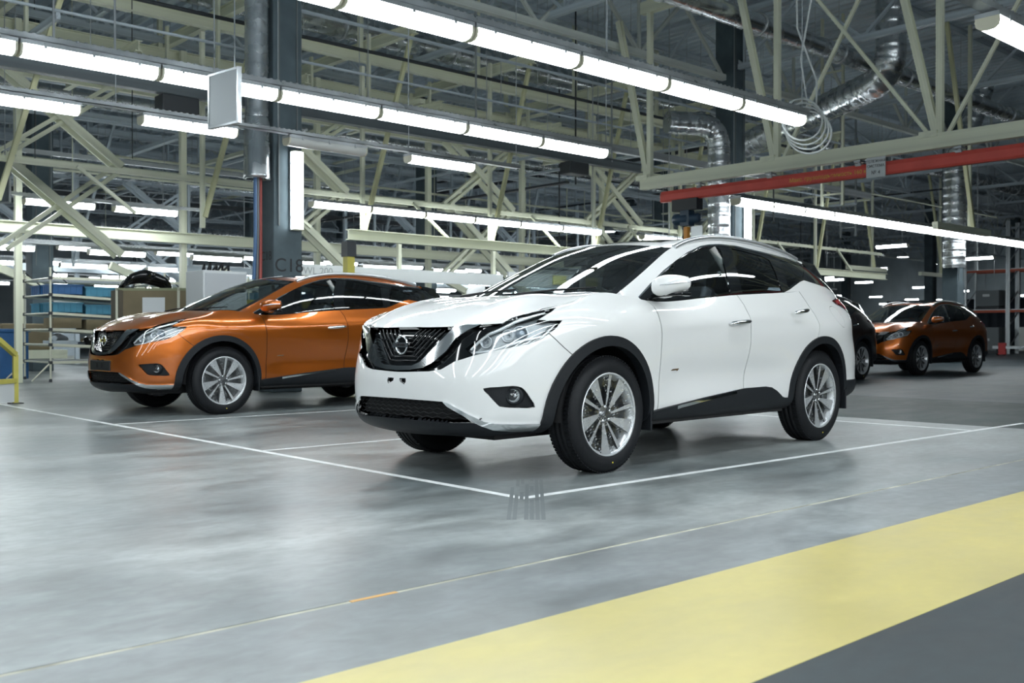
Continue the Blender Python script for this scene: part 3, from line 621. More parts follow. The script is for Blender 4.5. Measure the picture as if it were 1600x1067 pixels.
# fender tops follow the hood line
for c_ in range(3, 8):
    for r, f in ((5, .45), (6, .8)):
        pass
NET[7] = np.array(E_row)
def side_shape(G):
    x, y, z = G[..., 0], G[..., 1], G[..., 2]
    g = lambda a, s: np.exp(-(a/s)**2)
    w = np.clip((np.abs(y)-.6)/.25, 0, 1)
    d = .022*g(x+2.85, .42)*g(z-.98, .13)+.012*g(x-.02, .45)*g(z-.93, .10)
    d += .012*g(x-.05, .60)*g(z-.72, .28)+.012*g(x+2.8, .60)*g(z-.72, .28)
    mid = 1/(1+np.exp((x+.62)/.08))*1/(1+np.exp(-(x+2.2)/.08))
    d -= .030*mid*g(z-.60, .13)
    d += .010*mid*g(z-1.02+.06*(x+1.5), .05)
    G[..., 1] = y+d*w
    # front bumper: groove above the fog lamps, pointed nose line
    return G
def net_surface(NET, nt, ns):
    Ne = np.concatenate([(NET[:, 2:0:-1]*[1, -1, 1]), NET, (NET[:, -2:-4:-1]*[1, -1, 1])], axis=1)
    d = np.linalg.norm(np.diff(Ne, axis=1), axis=2).mean(0); T = np.r_[0, np.cumsum(d)]
    t0, t1 = T[2], T[-3]
    knots = T[2:-2]; tt = []
    seg = np.diff(knots)
    dens = np.where(np.arange(len(seg)) < 7, 1.6, np.where(np.arange(len(seg)) > 12, 1.0, .8)); cnt = np.maximum(3, np.round(seg*dens*nt/8)).astype(int)
    for k in range(len(seg)): tt += list(np.linspace(knots[k], knots[k+1], cnt[k], endpoint=False))
    tt = np.array(tt+[t1])
    R1 = np.stack([nspline(T, Ne[r], tt) for r in range(len(NET))])
    dz = np.linalg.norm(np.diff(NET, axis=0), axis=2).mean(1); S = np.r_[0, np.cumsum(dz)]; ss = np.linspace(0, S[-1], ns)
    return np.stack([nspline(S, R1[:, j], ss) for j in range(R1.shape[1])], axis=1)
GA = side_shape(net_surface(NET, 130, 44))
GA[:, 0, 1] = 0; GA[:, -1, 1] = 0
bA, lA = grid_bm(GA)
# ---- greenhouse side: belt (bottom) and windscreen/roof edge (top)
belt = [(-.20, .815, 1.168), (-.47, .862, 1.138), (-.85, .867, 1.153), (-1.12, .868, 1.169), (-1.45, .868, 1.192), (-1.85, .867, 1.221), (-2.3, .863, 1.248), (-2.8, .852, 1.268), (-3.2, .82, 1.24), (-3.45, .77, 1.205), (-3.62, .67, 1.186)]
redge = [(-.27, .75, 1.172), (-.53, .705, 1.285), (-.85, .65, 1.437), (-1.12, .607, 1.556), (-1.45, .585, 1.634), (-1.85, .58, 1.666), (-2.3, .572, 1.658), (-2.8, .555, 1.612), (-3.2, .535, 1.545), (-3.44, .585, 1.41), (-3.63, .64, 1.225)]
NS = 110
cb, ct = curve3(belt, NS), curve3(redge, NS)
# keep both curves at matching stations
kb = np.linspace(0, 1, len(belt)); 
cb = nspline(np.arange(len(belt), dtype=float), np.array(belt), np.linspace(0, len(belt)-1, NS)); ct = nspline(np.arange(len(belt), dtype=float), np.array(redge), np.linspace(0, len(belt)-1, NS))
r_ = np.linspace(0, 1, 26)[:, None, None]
GC = cb[None]*(1-r_)+ct[None]*r_
hgt = (ct[:, 2]-cb[:, 2])[None]
GC[..., 1] += (r_[..., 0]*(1-r_[..., 0]))*4*(.055*np.clip(hgt/.45, 0, 1))
bC, lC = grid_bm(GC)
# ---- windscreen, roof, rear glass: from the centre line to that edge
def deck(center, edge_i0, edge_i1, n, m, drop=1.0):
    ed = nspline(np.arange(len(redge), dtype=float), np.array(redge), np.linspace(edge_i0, edge_i1, n)); cc = curve3(center, n)
    q = np.linspace(0, 1, m)[None, :, None]; k = q**2.2
    G = cc[:, None]*(1-k)+ed[:, None]*k; G[..., 1] = ed[:, None, 1]*q[..., 0]
    return G
WSC = [(.06, 0, 1.17), (-.20, 0, 1.30), (-.48, 0, 1.42), (-.76, 0, 1.525), (-1.0, 0, 1.598)]
GW = deck(WSC, 0, 3, 40, 36); bW, lW = grid_bm(GW)
RFC = [(-1.0, 0, 1.598), (-1.3, 0, 1.65), (-1.6, 0, 1.678), (-1.95, 0, 1.69), (-2.4, 0, 1.678), (-2.9, 0, 1.635), (-3.30, 0, 1.575)]
GR = deck(RFC, 3, 8, 60, 30); bR, lR = grid_bm(GR)
GB = deck([(-3.30, 0, 1.56), (-3.58, 0, 1.37), (-3.80, 0, 1.17)], 8, 10, 20, 24); bB, lB = grid_bm(GB)
# ---- hood: Coons patch between nose edge, fender line, cowl and centre line
def coons(F, R, Cn, S):
    n, m = len(Cn), len(F); u = np.linspace(0, 1, n)[:, None, None]; v = np.linspace(0, 1, m)[None, :, None]
    return (1-u)*F[None]+u*R[None]+(1-v)*Cn[:, None]+v*S[:, None]-((1-u)*(1-v)*F[0]+(1-u)*v*F[-1]+u*(1-v)*R[0]+u*v*R[-1])
nh, mh = 44, 36
Ef = np.array(E_row); Emir = np.concatenate([(Ef[2:0:-1]*[1, -1, 1]), Ef])
dd = np.r_[0, np.cumsum(np.linalg.norm(np.diff(Emir, axis=0), axis=1))]
Fh = nspline(dd, Emir, np.linspace(dd[2], dd[6], mh)); Sh = nspline(dd, Emir, np.linspace(dd[6], dd[9], nh))
Ch = curve3([(.925, 0, .952), (.86, 0, .998), (.70, 0, 1.06), (.45, 0, 1.12), (.2, 0, 1.16), (.02, 0, 1.178)], nh)
Rh = curve3([(.02, 0, 1.178), (0, .25, 1.182), (-.03, .5, 1.186), (-.05, .70, 1.188), (-.03, .815, 1.180)], mh)
Sh = Sh-np.array([0, .0025, -.001])
GH = coons(Fh, Rh, Ch, Sh)
uu = np.linspace(0, 1, nh)[:, None]; vv = np.linspace(0, 1, mh)[None]
GH[..., 2] += .030*np.sin(PI*np.clip(uu*1.15, 0, 1))**.8*np.sin(PI*vv)*.8 + .018*np.exp(-((vv-.62+.1*uu)/.12)**2)*np.sin(PI*np.clip(uu, 0, 1))
GH[..., 2] += .022*np.sin(PI*uu)*(1-vv**2)**2
bH, lH = grid_bm(GH)
# ------------------------------------------------------------ outlines on the lower body
PAINT, GAP, HEAD, GRILLE, CHROME, INTAKE, STRIP, LIP, FOG, ARCHF, OPENF, ARCHR, OPENR, SILL, TAIL, PLATE, VAL, SILLC, HOLE = range(19)
fr = lambda c: c.x > .25
cut(bA, lA, [(560, 500), (690, 500), (700, 510.5), (715, 509.8), (739, 508), (781, 505.3), (784, 505.3), (742, 533.5), (726.2, 545.3), (739.4, 555.8), (720, 562), (711, 564.4), (689.2, 577.2), (669.7, 580.3), (633, 581), (560, 580)], 'cam', GRILLE, lambda c: c.x > .45)
cut(bA, lA, [(560, 572.5), (645, 571.5), (657.5, 566), (682, 541), (706, 516), (713, 510), (740, 508.2), (752, 507.6), (735, 514.5), (714, 527.5), (698, 549), (680, 564.5), (662, 575), (640, 578.3), (560, 579.5)], 'cam', CHROME, lambda c: c.x > .45)
cut(bA, lA, [(784, 505.3), (800, 496.5), (812.9, 491.3), (830, 486.2), (848.3, 482), (871, 479.0), (862, 487), (841, 499.4), (856, 500.5), (878.5, 500.5), (869.3, 512.5), (858, 521.5), (847, 529.5), (824.7, 538), (785.3, 545.3), (739.4, 555.8), (726.2, 545.3), (742, 533.5)], 'cam', HEAD, fr)
cut(bA, lA, [(540, 614), (632, 623), (693.5, 627.7), (700, 632), (718, 645), (737, 660), (699, 660.7), (632, 654.5), (540, 645)], 'cam', INTAKE, fr)
cut(bA, lA, [(540, 645), (632, 654.5), (699, 660.7), (737, 660.5), (749.5, 663.3), (769.8, 670), (801, 671.7), (862, 669.4), (880, 669), (880, 720), (540, 720)], 'cam', LIP, fr)
cut(bA, lA, [(693, 627.5), (700, 629), (733.7, 647.5), (756.3, 657.6), (773, 660.8), (812.5, 661.2), (866, 659.0), (866, 669.4), (801, 671.7), (769.8, 670), (749.5, 663.3), (733.7, 654), (700, 635)], 'cam', STRIP, fr)
cut(bA, lA, smooth_poly([(754.6, 607), (780, 604.5), (801.2, 603), (814.8, 605.3), (822.6, 612.6), (830, 624), (836, 636.3), (812.5, 637.4), (785.5, 636.3), (777.6, 632.9), (763, 617)], 2), 'cam', FOG, fr)
cut(bA, lA, [(624, 590.6), (633.7, 590.6), (634, 596), (631.5, 600.5), (624, 595)], 'cam', HOLE, fr)
cut(bA, lA, [(-.43, .2), (-.43, .375), (-.531, .388), (-1.073, .443), (-1.633, .490), (-1.93, .492), (-2.02, .482), (-2.10, .45), (-2.18, .405), (-2.25, .392), (-2.40, .392), (-2.40, .2)], 'side', SILL, lambda c: -2.6 < c.x < -.2)
cut(bA, lA, strip_poly([(-.74, .395), (-.9, .411), (-1.1, .431), (-1.3, .449), (-1.5, .464)], .020), 'side', SILLC, lambda c: -2.6 < c.x < -.2)
def arch(cx, r, lo=.15, n=30, f=1.0, b=1.0):
    return [(cx+r*f, lo)]+[(cx+r*math.cos(PI*k/n)*(f if k < n/2 else b), .385+r*math.sin(PI*k/n)) for k in range(n+1)]+[(cx-r*b, lo)]
sidef = lambda c: abs(c.y) > .62
cut(bA, lA, arch(.045, .512), 'side', ARCHF, lambda c: c.x > -.8 and c.x < .75 and abs(c.y) > .7, only=(PAINT, LIP, SILL, STRIP))
cut(bA, lA, arch(.035, .447), 'side', OPENF, lambda c: c.x > -.8 and c.x < .75 and c.y > .5)
cut(bA, lA, arch(-2.80, .506), 'side', ARCHR, lambda c: c.x > -3.6 and sidef(c), only=(PAINT, SILL))
cut(bA, lA, arch(-2.805, .445), 'side', OPENR, lambda c: c.x > -3.6 and c.y > .5)
cut(bA, lA, [(-3.30, .1), (-3.30, .50), (-3.5, .50), (-4.1, .52), (-4.1, .1)], 'side', VAL, lambda c: c.x < -3.0, only=(PAINT,))
cut(bA, lA, [(-3.165, 1.20), (-3.315, 1.228), (-3.5, 1.235), (-3.85, 1.21), (-3.95, 1.03), (-3.62, 1.03), (-3.49, 1.085), (-3.30, 1.15), (-3.21, 1.17)], 'side', TAIL, lambda c: c.x < -3.0 and c.y > .42, only=(PAINT,))
gp = dict(only=(PAINT,))
cut(bA, lA, strip_poly([(-.455, 1.16), (-.50, 1.10), (-.525, .9), (-.531, .70), (-.531, .38)], .009), 'side', GAP, sidef, **gp)
cut(bA, lA, strip_poly([(-1.60, 1.22), (-1.655, 1.13), (-1.675, 1.0), (-1.675, .83), (-1.66, .65), (-1.635, .48)], .009), 'side', GAP, sidef, **gp)
cut(bA, lA, strip_poly([(-2.56, 1.29), (-2.63, 1.186), (-2.69, 1.08), (-2.715, .988), (-2.70, .90), (-2.68, .86)], .009), 'side', GAP, sidef, **gp)
cut(bA, lA, strip_poly([(858, 521), (868, 530), (880, 541.5), (901, 560)], 1.3), 'cam', GAP, lambda c: c.x > .1, **gp)
cut(bA, lA, strip_poly([(0, .77), (.60, .77), (.64, .80), (.66, 1.05)], .006), 'front', GAP, lambda c: c.x < -3.3, **gp)
fl = smooth_poly([(-3.10, 1.15), (-3.02, 1.13), (-3.03, 1.05), (-3.12, .98), (-3.20, .97), (-3.21, 1.04), (-3.17, 1.12)], 3)
cut(bA, lA, strip_poly(fl+[fl[0]], .004), 'side', GAP, sidef, **gp)
# ------------------------------------------------------------ outlines on the greenhouse side
FRAME, GLF, GLR, GLQ, CHR, PILL = 1, 2, 3, 4, 5, 6
low = [(996.5, 464.5), (1003, 468.5), (1016, 471.5), (1042, 470.8), (1082, 467.5), (1130, 463.3), (1154, 461), (1205, 458), (1226, 456.5), (1234, 452.5), (1241, 447), (1250, 440.5), (1256, 437.8)]
top = [(1262, 413.6), (1235, 405.7), (1205, 397.5), (1160, 386.7), (1147, 383.6), (1121, 381.3), (1107, 381.8), (1095, 384), (1074, 394), (1056, 407), (1037, 422), (1015, 444)]
cut(bC, lC, low+[(1289, 448.5), (1307, 460), (1340, 470), (1340, 400), (1262, 409.0)]+top, 'cam', FRAME, lambda c: True)
cut(bC, lC, strip_poly([(p[0], p[1]+1.6) for p in low[::-1]]+[(p[0]+1, p[1]+1.5) for p in top[::-1]], 2.2), 'cam', CHR, lambda c: True, only=(FRAME,))
cut(bC, lC, [(1036, 468.0), (1033, 436), (1049, 414), (1062, 402.8), (1074, 396.0), (1090, 389.0), (1103, 386.8), (1121, 386.6), (1126.5, 390), (1138, 439), (1142.5, 459.6), (1082, 464.8)], 'cam', GLF, lambda c: True)
cut(bC, lC, [(1143, 388), (1163, 392.4), (1190, 400), (1202, 406), (1211, 424), (1222, 454.2), (1160.6, 457.8), (1152, 424)], 'cam', GLR, lambda c: True)
cut(bC, lC, [(1218, 406.5), (1235, 410), (1257, 416), (1255, 433), (1240, 444.5), (1232, 450.5)], 'cam', GLQ, lambda c: True)
for b_ in (bA, bC, bW, bR, bB, bH):
    b_.normal_update()
def oriented(bm):
    """make normals point out (away from the car's middle)"""
    f = max(bm.faces, key=lambda f: f.calc_area()); c = f.calc_center_median()
    if f.normal.dot(c-Vector((-1.5, 0, .75))) < 0:
        bmesh.ops.reverse_faces(bm, faces=bm.faces[:]); bm.normal_update()
for b_ in (bA, bC, bW, bR, bB, bH): oriented(b_)
class Sheet:
    """faces picked from the cut surfaces, offset, walled, mirrored and turned into one mesh with the smooth normals of the whole"""
    def __init__(s): s.v = []; s.n = []; s.f = []; s.m = []
    def take(s, bm, lay, ids, off=0.0, wall=0.0, mi=0, mirror=(1, -1), cond=None, smoothedge=True):
        fs = [f for f in bm.faces if f[lay] in ids and (cond is None or cond(f.calc_center_median()))]
        fset = set(fs)
        for sg in mirror:
            mp = {}
            def vert(v, o):
                k = (v.index, o)
                if k not in mp:
                    n = v.normal; p = v.co+n*o; mp[k] = len(s.v); s.v.append((p.x, p.y*sg, p.z)); s.n.append((n.x, n.y*sg, n.z))
                return mp[k]
            for f in fs:
                q = [vert(v, off) for v in f.verts]; s.f.append(q if sg > 0 else q[::-1]); s.m.append(mi)
            if wall:
                for f in fs:
                    for l in f.loops:
                        if not any(g in fset for g in l.edge.link_faces if g is not f):
                            a, b = l.vert, l.link_loop_next.vert
                            if abs(a.co.y) < 1e-4 and abs(b.co.y) < 1e-4: continue
                            t = (b.co-a.co); n = t.cross(f.normal)
                            if n.length < 1e-9: continue
                            n.normalize(); ids_ = []
                            for v, o in ((a, off), (a, off-wall), (b, off-wall), (b, off)):
                                p = v.co+v.normal*o; ids_.append(len(s.v)); s.v.append((p.x, p.y*sg, p.z)); s.n.append((n.x, n.y*sg, n.z))
                            s.f.append(ids_ if sg > 0 else ids_[::-1]); s.m.append(mi)
        return s
    def build(s, name, mats, parent):
        me = bpy.data.meshes.new(name); me.from_pydata(s.v, [], s.f)
        for m in (mats if isinstance(mats, (list, tuple)) else [mats]): me.materials.append(m)
        me.polygons.foreach_set('material_index', s.m); me.polygons.foreach_set('use_smooth', [True]*len(s.f))
        me.normals_split_custom_set_from_vertices(s.n); me.update()
        return link(bpy.data.objects.new(name, me), parent)
for b_ in (bA, bC, bW, bR, bB, bH): b_.verts.index_update()
# ------------------------------------------------------------ materials
def car_paint(name, col, metal, rough=.32):
    m = mat(name, col, rough, metal, 1.0, coatr=.02)
    return m
P_WHITE = car_paint('pearl_white_paint', (.74, .745, .74), 0.0, .35)
P_ORANGE = car_paint('orange_metallic_paint', (.46, .115, .010), .72, .28)
P_DARK = car_paint('dark_brown_metallic_paint', (.030, .018, .015), .4, .3)
M_CLAD = vary(mat('black_grained_plastic', (.011, .013, .016), .5, spec=.3), 200, .2, 0, .08)
M_GLOSSB = mat('gloss_black', (.006, .007, .008), .06, 0, .5)
M_BLACK = mat('matt_black', (.006, .006, .007), .7)
M_CHROME = mat('chrome', (.88, .89, .90), .10, 1.0)
M_DCHROME = mat('dark_chrome', (.42, .44, .46), .10, 1.0)
M_TYRE = vary(mat('tyre_rubber', (.009, .010, .012), .6, spec=.25), 60, .15)
M_ALLOY = mat('machined_alloy', (.80, .82, .84), .30, .65)
M_POCKET = mat('dark_alloy_paint', (.05, .053, .058), .3, .6)
M_SEAT = vary(mat('dark_seat_cloth', (.035, .037, .042), .8), 120, .3)
M_SEATG = mat('grey_seat_trim', (.12, .13, .15), .7)
M_DASH = mat('dark_dashboard', (.015, .016, .018), .5)
M_LINER = mat('pale_headliner', (.30, .30, .29), .9)
M_RED = mat('red_lamp_lens', (.50, .01, .015), .08, 0, 1.0)
M_LENSREF = mat('lamp_reflector', (.86, .88, .90), .14, .6)
G_WIND = glass('windscreen_glass', (.62, .68, .68))
G_TINT = glass('privacy_glass', (.10, .115, .125))
G_SIDE = glass('side_glass', (.70, .76, .76))
G_LENS = glass('clear_lamp_lens', (.93, .95, .96))
G_FILM = bpy.data.materials.new('printed_protective_film'); MATS['film'] = G_FILM
def film_nodes(m):
    """clear film on the wheels, printed with rows of small grey lettering"""
    m.use_nodes = True; nt = m.node_tree; nt.nodes.clear(); N = nt.nodes.new; L = nt.links.new
    o = N('ShaderNodeOutputMaterial'); tr = N('ShaderNodeBsdfTransparent'); gl = N('ShaderNodeBsdfGlossy'); gl.inputs['Roughness'].default_value = .10
    di = N('ShaderNodeBsdfDiffuse'); di.inputs[0].default_value = (.62, .66, .68, 1)
    tc = N('ShaderNodeTexCoord'); mp = N('ShaderNodeMapping'); mp.inputs['Rotation'].default_value = (0, math.radians(66), 0)
    L(tc.outputs['Object'], mp.inputs[0])
    sp = N('ShaderNodeSeparateXYZ'); L(mp.outputs[0], sp.inputs[0]); cb_ = N('ShaderNodeCombineXYZ'); L(sp.outputs[0], cb_.inputs[0]); L(sp.outputs[2], cb_.inputs[1])
    br = N('ShaderNodeTexBrick'); br.inputs['Scale'].default_value = 9; br.inputs['Mortar Size'].default_value = .035; br.inputs['Row Height'].default_value = .28; br.inputs['Brick Width'].default_value = .16
    br.inputs['Color1'].default_value = (0, 0, 0, 1); br.inputs['Color2'].default_value = (1, 1, 1, 1); br.inputs['Mortar'].default_value = (0, 0, 0, 1)
    br.offset_frequency = 2; L(cb_.outputs[0], br.inputs['Vector'])
    nz = N('ShaderNodeTexNoise'); nz.inputs['Scale'].default_value = 55; L(cb_.outputs[0], nz.inputs['Vector'])
    wv = N('ShaderNodeTexWave'); wv.inputs['Scale'].default_value = 2.3; wv.bands_direction = 'Y'; L(cb_.outputs[0], wv.inputs['Vector'])
    m1 = N('ShaderNodeMath'); m1.operation = 'MULTIPLY'; L(br.outputs[0], m1.inputs[0])
    g1 = N('ShaderNodeMath'); g1.operation = 'GREATER_THAN'; g1.inputs[1].default_value = .47; L(nz.outputs[0], g1.inputs[0]); L(g1.outputs[0], m1.inputs[1])
    g2 = N('ShaderNodeMath'); g2.operation = 'GREATER_THAN'; g2.inputs[1].default_value = .45; L(wv.outputs[1], g2.inputs[0])
    m2 = N('ShaderNodeMath'); m2.operation = 'MULTIPLY'; L(m1.outputs[0], m2.inputs[0]); L(g2.outputs[0], m2.inputs[1])
    m3 = N('ShaderNodeMath'); m3.operation = 'MULTIPLY'; m3.inputs[1].default_value = .5; L(m2.outputs[0], m3.inputs[0])
    # creased film
    vz = N('ShaderNodeTexNoise'); vz.inputs['Scale'].default_value = 7; vz.inputs['Detail'].default_value = 3; L(tc.outputs['Object'], vz.inputs['Vector'])
    bp = N('ShaderNodeBump'); bp.inputs['Strength'].default_value = .35; bp.inputs['Distance'].default_value = .05; L(vz.outputs[0], bp.inputs['Height']); L(bp.outputs[0], gl.inputs['Normal'])
    fz = N('ShaderNodeValue'); fz.outputs[0].default_value = .16
    a = N('ShaderNodeMixShader'); L(fz.outputs[0], a.inputs[0]); L(tr.outputs[0], a.inputs[1]); L(gl.outputs[0], a.inputs[2])
    b = N('ShaderNodeMixShader'); L(m3.outputs[0], b.inputs[0]); L(a.outputs[0], b.inputs[1]); L(di.outputs[0], b.inputs[2]); L(b.outputs[0], o.inputs[0])
film_nodes(G_FILM)
# ------------------------------------------------------------ wheel
def make_wheel(parent, x, sgn, steer=0.0):
    R = .383; W = .118
    w = MB()
    # rim: flange, barrel, drum face
    w.lathe([(.262, W-.012), (.272, W-.006), (.275, W-.014), (.262, W-.03), (.245, W-.05), (.24, -.02), (.25, -.10), (.05, -.10)], 48, 'y', mi=0)
    w.lathe([(.245, W-.075), (.16, W-.085), (.0, W-.085)], 40, 'y', mi=1)
    o = w.build('wheel', [M_ALLOY, M_POCKET], parent); o.location = (x, sgn*.815, R); o.rotation_euler = (0, 0, (0 if sgn > 0 else PI)+steer)
    t = MB(); pr = [(.268, W-.03), (.272, W-.012), (.29, W-.001), (.325, W+.004), (.352, W-.006), (.372, W-.026), (.380, W-.045)]
    g = [.045, .002, -.04]
    pr2 = []
    for gz in g:
        pr2 += [(.383, gz+.009), (.375, gz+.007), (.375, gz-.007), (.383, gz-.009)]
    prof = pr+pr2+[(.380, -W+.045), (.372, -W+.026), (.352, -W+.006), (.31, -W), (.262, -W+.02)]
    t.lathe(prof, 72, 'y')
    for k in range(90):                                   # shoulder blocks: raised ribs across the tread edge
        a = 2*PI*k/90
        for q, sl in ((.068, .05), (-.068, -.05)):
            R1 = Matrix.Rotation(-a, 3, 'Y')
            t.box(R1@Vector((.3805, q, 0)), (.007, .040, .018), 0, R1)
    t.build('tire', M_TYRE, o)
    blade = MB()                                        # one directional blade: wide at the rim, narrow and twisted at the hub
    for mi, (d0, d1) in enumerate(((W-.030, W-.050),)):
        pass
    def blade_mesh(w_in, w_out, tw):
        b = MB()
        pts = [(-w_in, .055), (w_in, .055), (w_out+tw, .255), (-w_out+tw, .258)]
        vs = []
        for (u, v) in pts: vs.append((u, W-.048+(v-.055)*.10, v))
        for (u, v) in pts: vs.append((u*.8+.004, W-.085, v))
        b.add(vs, [(0, 1, 2, 3)], 0); b.add(vs, [(1, 0, 4, 5), (2, 1, 5, 6), (3, 2, 6, 7), (0, 3, 7, 4)], 1)
        return b.mesh('spoke', [M_ALLOY, M_POCKET])
    b1 = blade_mesh(.009, .050, .060); b2 = blade_mesh(.006, .015, .030)
    for k in range(5):
        for mesh, da in ((b1, 0), (b2, .66)):
            s = link(bpy.data.objects.new('spoke', mesh), o); s.rotation_euler = (0, 2*PI*k/5+da+.35, 0)
    h = MB(); h.lathe([(.0, W-.036), (.03, W-.037), (.036, W-.043), (.06, W-.046), (.066, W-.07), (.066, W-.085)], 30, 'y', mi=0)
    for k in range(5):
        a = 2*PI*k/5+.2; h.lathe([(0, W-.036), (.009, W-.036), (.010, W-.06)], 8, 'y', c=(.048*math.cos(a), 0, .048*math.sin(a)), mi=1)
    h.build('hub', [M_POCKET, M_CHROME], o)
    f = MB(); f.lathe([(.0, W-.016), (.12, W-.018), (.2, W-.017), (.2615, W-.010)], 40, 'y'); f.build('protective_film', G_FILM, o)
    d = MB(); d.lathe([(0, 0), (.0055, 0), (.0055, -.004)], 10, 'y', c=(-.02, W+.0045, -.315)); d.build('paint_dot', mat('yellow_dot', (.75, .62, .05), .6), o)
    return o
# ------------------------------------------------------------ assemble
def make_car(steer=0.0):
    car = empty('car')
    sh = Sheet()
    inside_door = lambda c: -1.66 > c.x
    fd = [(-.531, .3), (-.531, .70), (-.525, .9), (-.50, 1.10), (-.45, 1.18), (-1.58, 1.30), (-1.60, 1.22), (-1.655, 1.13), (-1.675, 1.0), (-1.675, .83), (-1.66, .65), (-1.635, .3)]
    rd = [(-1.635, .3), (-1.66, .65), (-1.675, .83), (-1.675, 1.0), (-1.655, 1.13), (-1.60, 1.22), (-1.58, 1.30), (-2.5, 1.4), (-2.56, 1.29), (-2.63, 1.186), (-2.69, 1.08), (-2.715, .988), (-2.70, .90), (-2.68, .84), (-2.5, .7), (-2.2, .3)]
    infd = lambda c: abs(c.y) > .6 and inside((c.x, c.z), fd); inrd = lambda c: abs(c.y) > .6 and inside((c.x, c.z), rd)
    tg = lambda c: c.x < -3.4 and abs(c.y) < .655 and c.z > .772
    rest = lambda c: not infd(c) and not inrd(c) and not tg(c)
    sh.take(bA, lA, (PAINT,), 0, .02, 0, cond=rest); sh.take(bA, lA, (GAP,), -.006, 0, 1)
    sh.take(bC, lC, (0,), 0, .0, 0)
    body = sh.build('body', [P_WHITE, M_BLACK], car)
    Sheet().take(bA, lA, (PAINT,), 0, .012, 0, cond=tg).build('tailgate', [P_WHITE], car)
    for sg in (1, -1):
        d1 = Sheet().take(bA, lA, (PAINT,), 0, .02, 0, (sg,), infd).build('front_door', [P_WHITE], car)
        d2 = Sheet().take(bA, lA, (PAINT,), 0, .02, 0, (sg,), inrd).build('rear_door', [P_WHITE], car)
        for d, (x0, z0), (x1, z1) in ((d1, (-1.352, .985), (-1.62, 1.003)), (d2, (-2.285, 1.078), (-2.51, 1.105))):
            h = MB(); yv = .985; pts = []
            for k in range(9):
                t = k/8; pts.append((x0+(x1-x0)*t, sg*(yv-.004+.016*math.sin(PI*t)), z0+(z1-z0)*t))
            h.tube(pts, [.010, .016, .018, .018, .018, .018, .018, .017, .012], 10)
            h.build('handle', M_CHROME, d)
            rc = MB(); cx, cz = (x0*.6+x1*.4), (z0*.6+z1*.4)
            rc.lathe([(0, .955*sg), (.05, .956*sg), (.056, .962*sg)], 20, 'y', c=(cx, 0, cz))
        # mirror
        mi = MB(); cx, cy, cz = -.545, 1.025, 1.242
        nU, nV = 18, 14; vs = []
        for i in range(nU+1):
            a = PI*i/nU
            for j in range(nV):
                b = 2*PI*j/nV; s_ = abs(math.sin(a))**.55
                u = -math.cos(a); p = lambda q, e: math.copysign(abs(q)**e, q)
                ty = u*.118; tx = p(math.cos(b), .8)*s_*(.082 if math.cos(b) > 0 else .045); tz = p(math.sin(b), .75)*s_*.070*(1-.18*u)
                vs.append((cx+tx-.10*u*.42, sg*(cy+ty), cz+tz+.012*u))
        fs = [(i*nV+j, i*nV+(j+1) % nV, (i+1)*nV+(j+1) % nV, (i+1)*nV+j) for i in range(nU) for j in range(nV)]
        mi.add(vs, fs, 0, True)
        m_o = mi.build('mirror', [P_WHITE], car)
        if sg < 0:                                            # the right mirror is folded in
            pv = Vector((cx-.03, sg*.925, 0)); m_o.matrix_basis = Matrix.Translation(pv)@Matrix.Rotation(math.radians(-68), 4, 'Z')@Matrix.Translation(-pv)
        a = MB(); a.bar((cx-.02, sg*.87, 1.165), (cx+.0, sg*1.00, 1.18), .09, .035); a.box((cx-.02, sg*(cy+.01), cz-.066), (.11, .20, .022)); a.build('mirror_arm', M_GLOSSB, m_o, .006)
        s2 = MB(); s2.tube([(cx+.090, sg*(cy-.035), cz-.004), (cx+.071, sg*(cy+.03), cz+.004), (cx+.046, sg*(cy+.075), cz+.010), (cx+.012, sg*(cy+.108), cz+.014), (cx-.045, sg*(cy+.117), cz+.016)], [.004, .006, .0065, .0065, .004], 8); s2.build('turn_signal', M_LENSREF, m_o)
        mg = MB(); mg.box((cx-.075, sg*(cy), cz+.006), (.006, .17, .10)); mg.build('mirror_glass', M_CHROME, m_o)
        # lamps
        L = Sheet().take(bA, lA, (HEAD,), .002, .0, 0, (sg,)); lens = L.build('headlamp', G_LENS, car)
        Sheet().take(bA, lA, (HEAD,), -.055, -.055, 0, (sg,)).build('lamp_housing', mat('lamp_housing_grey', (.34, .36, .37), .25, .6), lens)
        bmn = [f for f in bA.faces if f[lA] == HEAD]
        def at_px(px, off):
            best = min(bmn, key=lambda f: (lambda q: (q[0]-px[0])**2+(q[1]-px[1])**2)(pj_cam(f.calc_center_median())))
            return best.calc_center_median()+best.normal*off, best.normal.copy()
        for px, r, proj in (((817, 519), .052, True), ((790, 524), .040, False), ((762, 536), .038, False)):
            p, n = at_px(px, -.038); fwd = Vector((.80, .55, .05)).normalized(); q = fwd.to_track_quat('Z', 'Y').to_matrix()
            b = MB(); b.lathe([(r, .012), (r*.96, .018), (r*.85, .008), (r*.6, -.022), (r*.2, -.04), (0, -.042)], 24)
            if proj: b.lathe([(r*.62, -.015), (r*.60, .004), (r*.45, .018), (r*.2, .026), (0, .028)], 20, mi=1)
            else: b.lathe([(r*.3, -.03), (r*.28, -.005), (0, .0)], 12, mi=1)
            b.v = [tuple((p+q@Vector(v))*1.0) for v in b.v]; b.v = [(v[0], v[1]*sg, v[2]) for v in b.v]
            b.build('reflector', [M_LENSREF, M_DCHROME if not proj else mat('projector_lens', (.35, .4, .45), .02, .6)], lens)
        led = MB(); pts = []
        for px in ((733, 546), (748, 536), (766, 524), (784, 512), (806, 500), (830, 491.5), (852, 485)):
            p, n = at_px(px, -.018); pts.append((p.x, p.y*sg, p.z))
        led.tube(pts, [.008, .010, .011, .011, .010, .009, .005], 8); led.build('light_guide', M_LENSREF, lens)
        led = MB(); pts = []
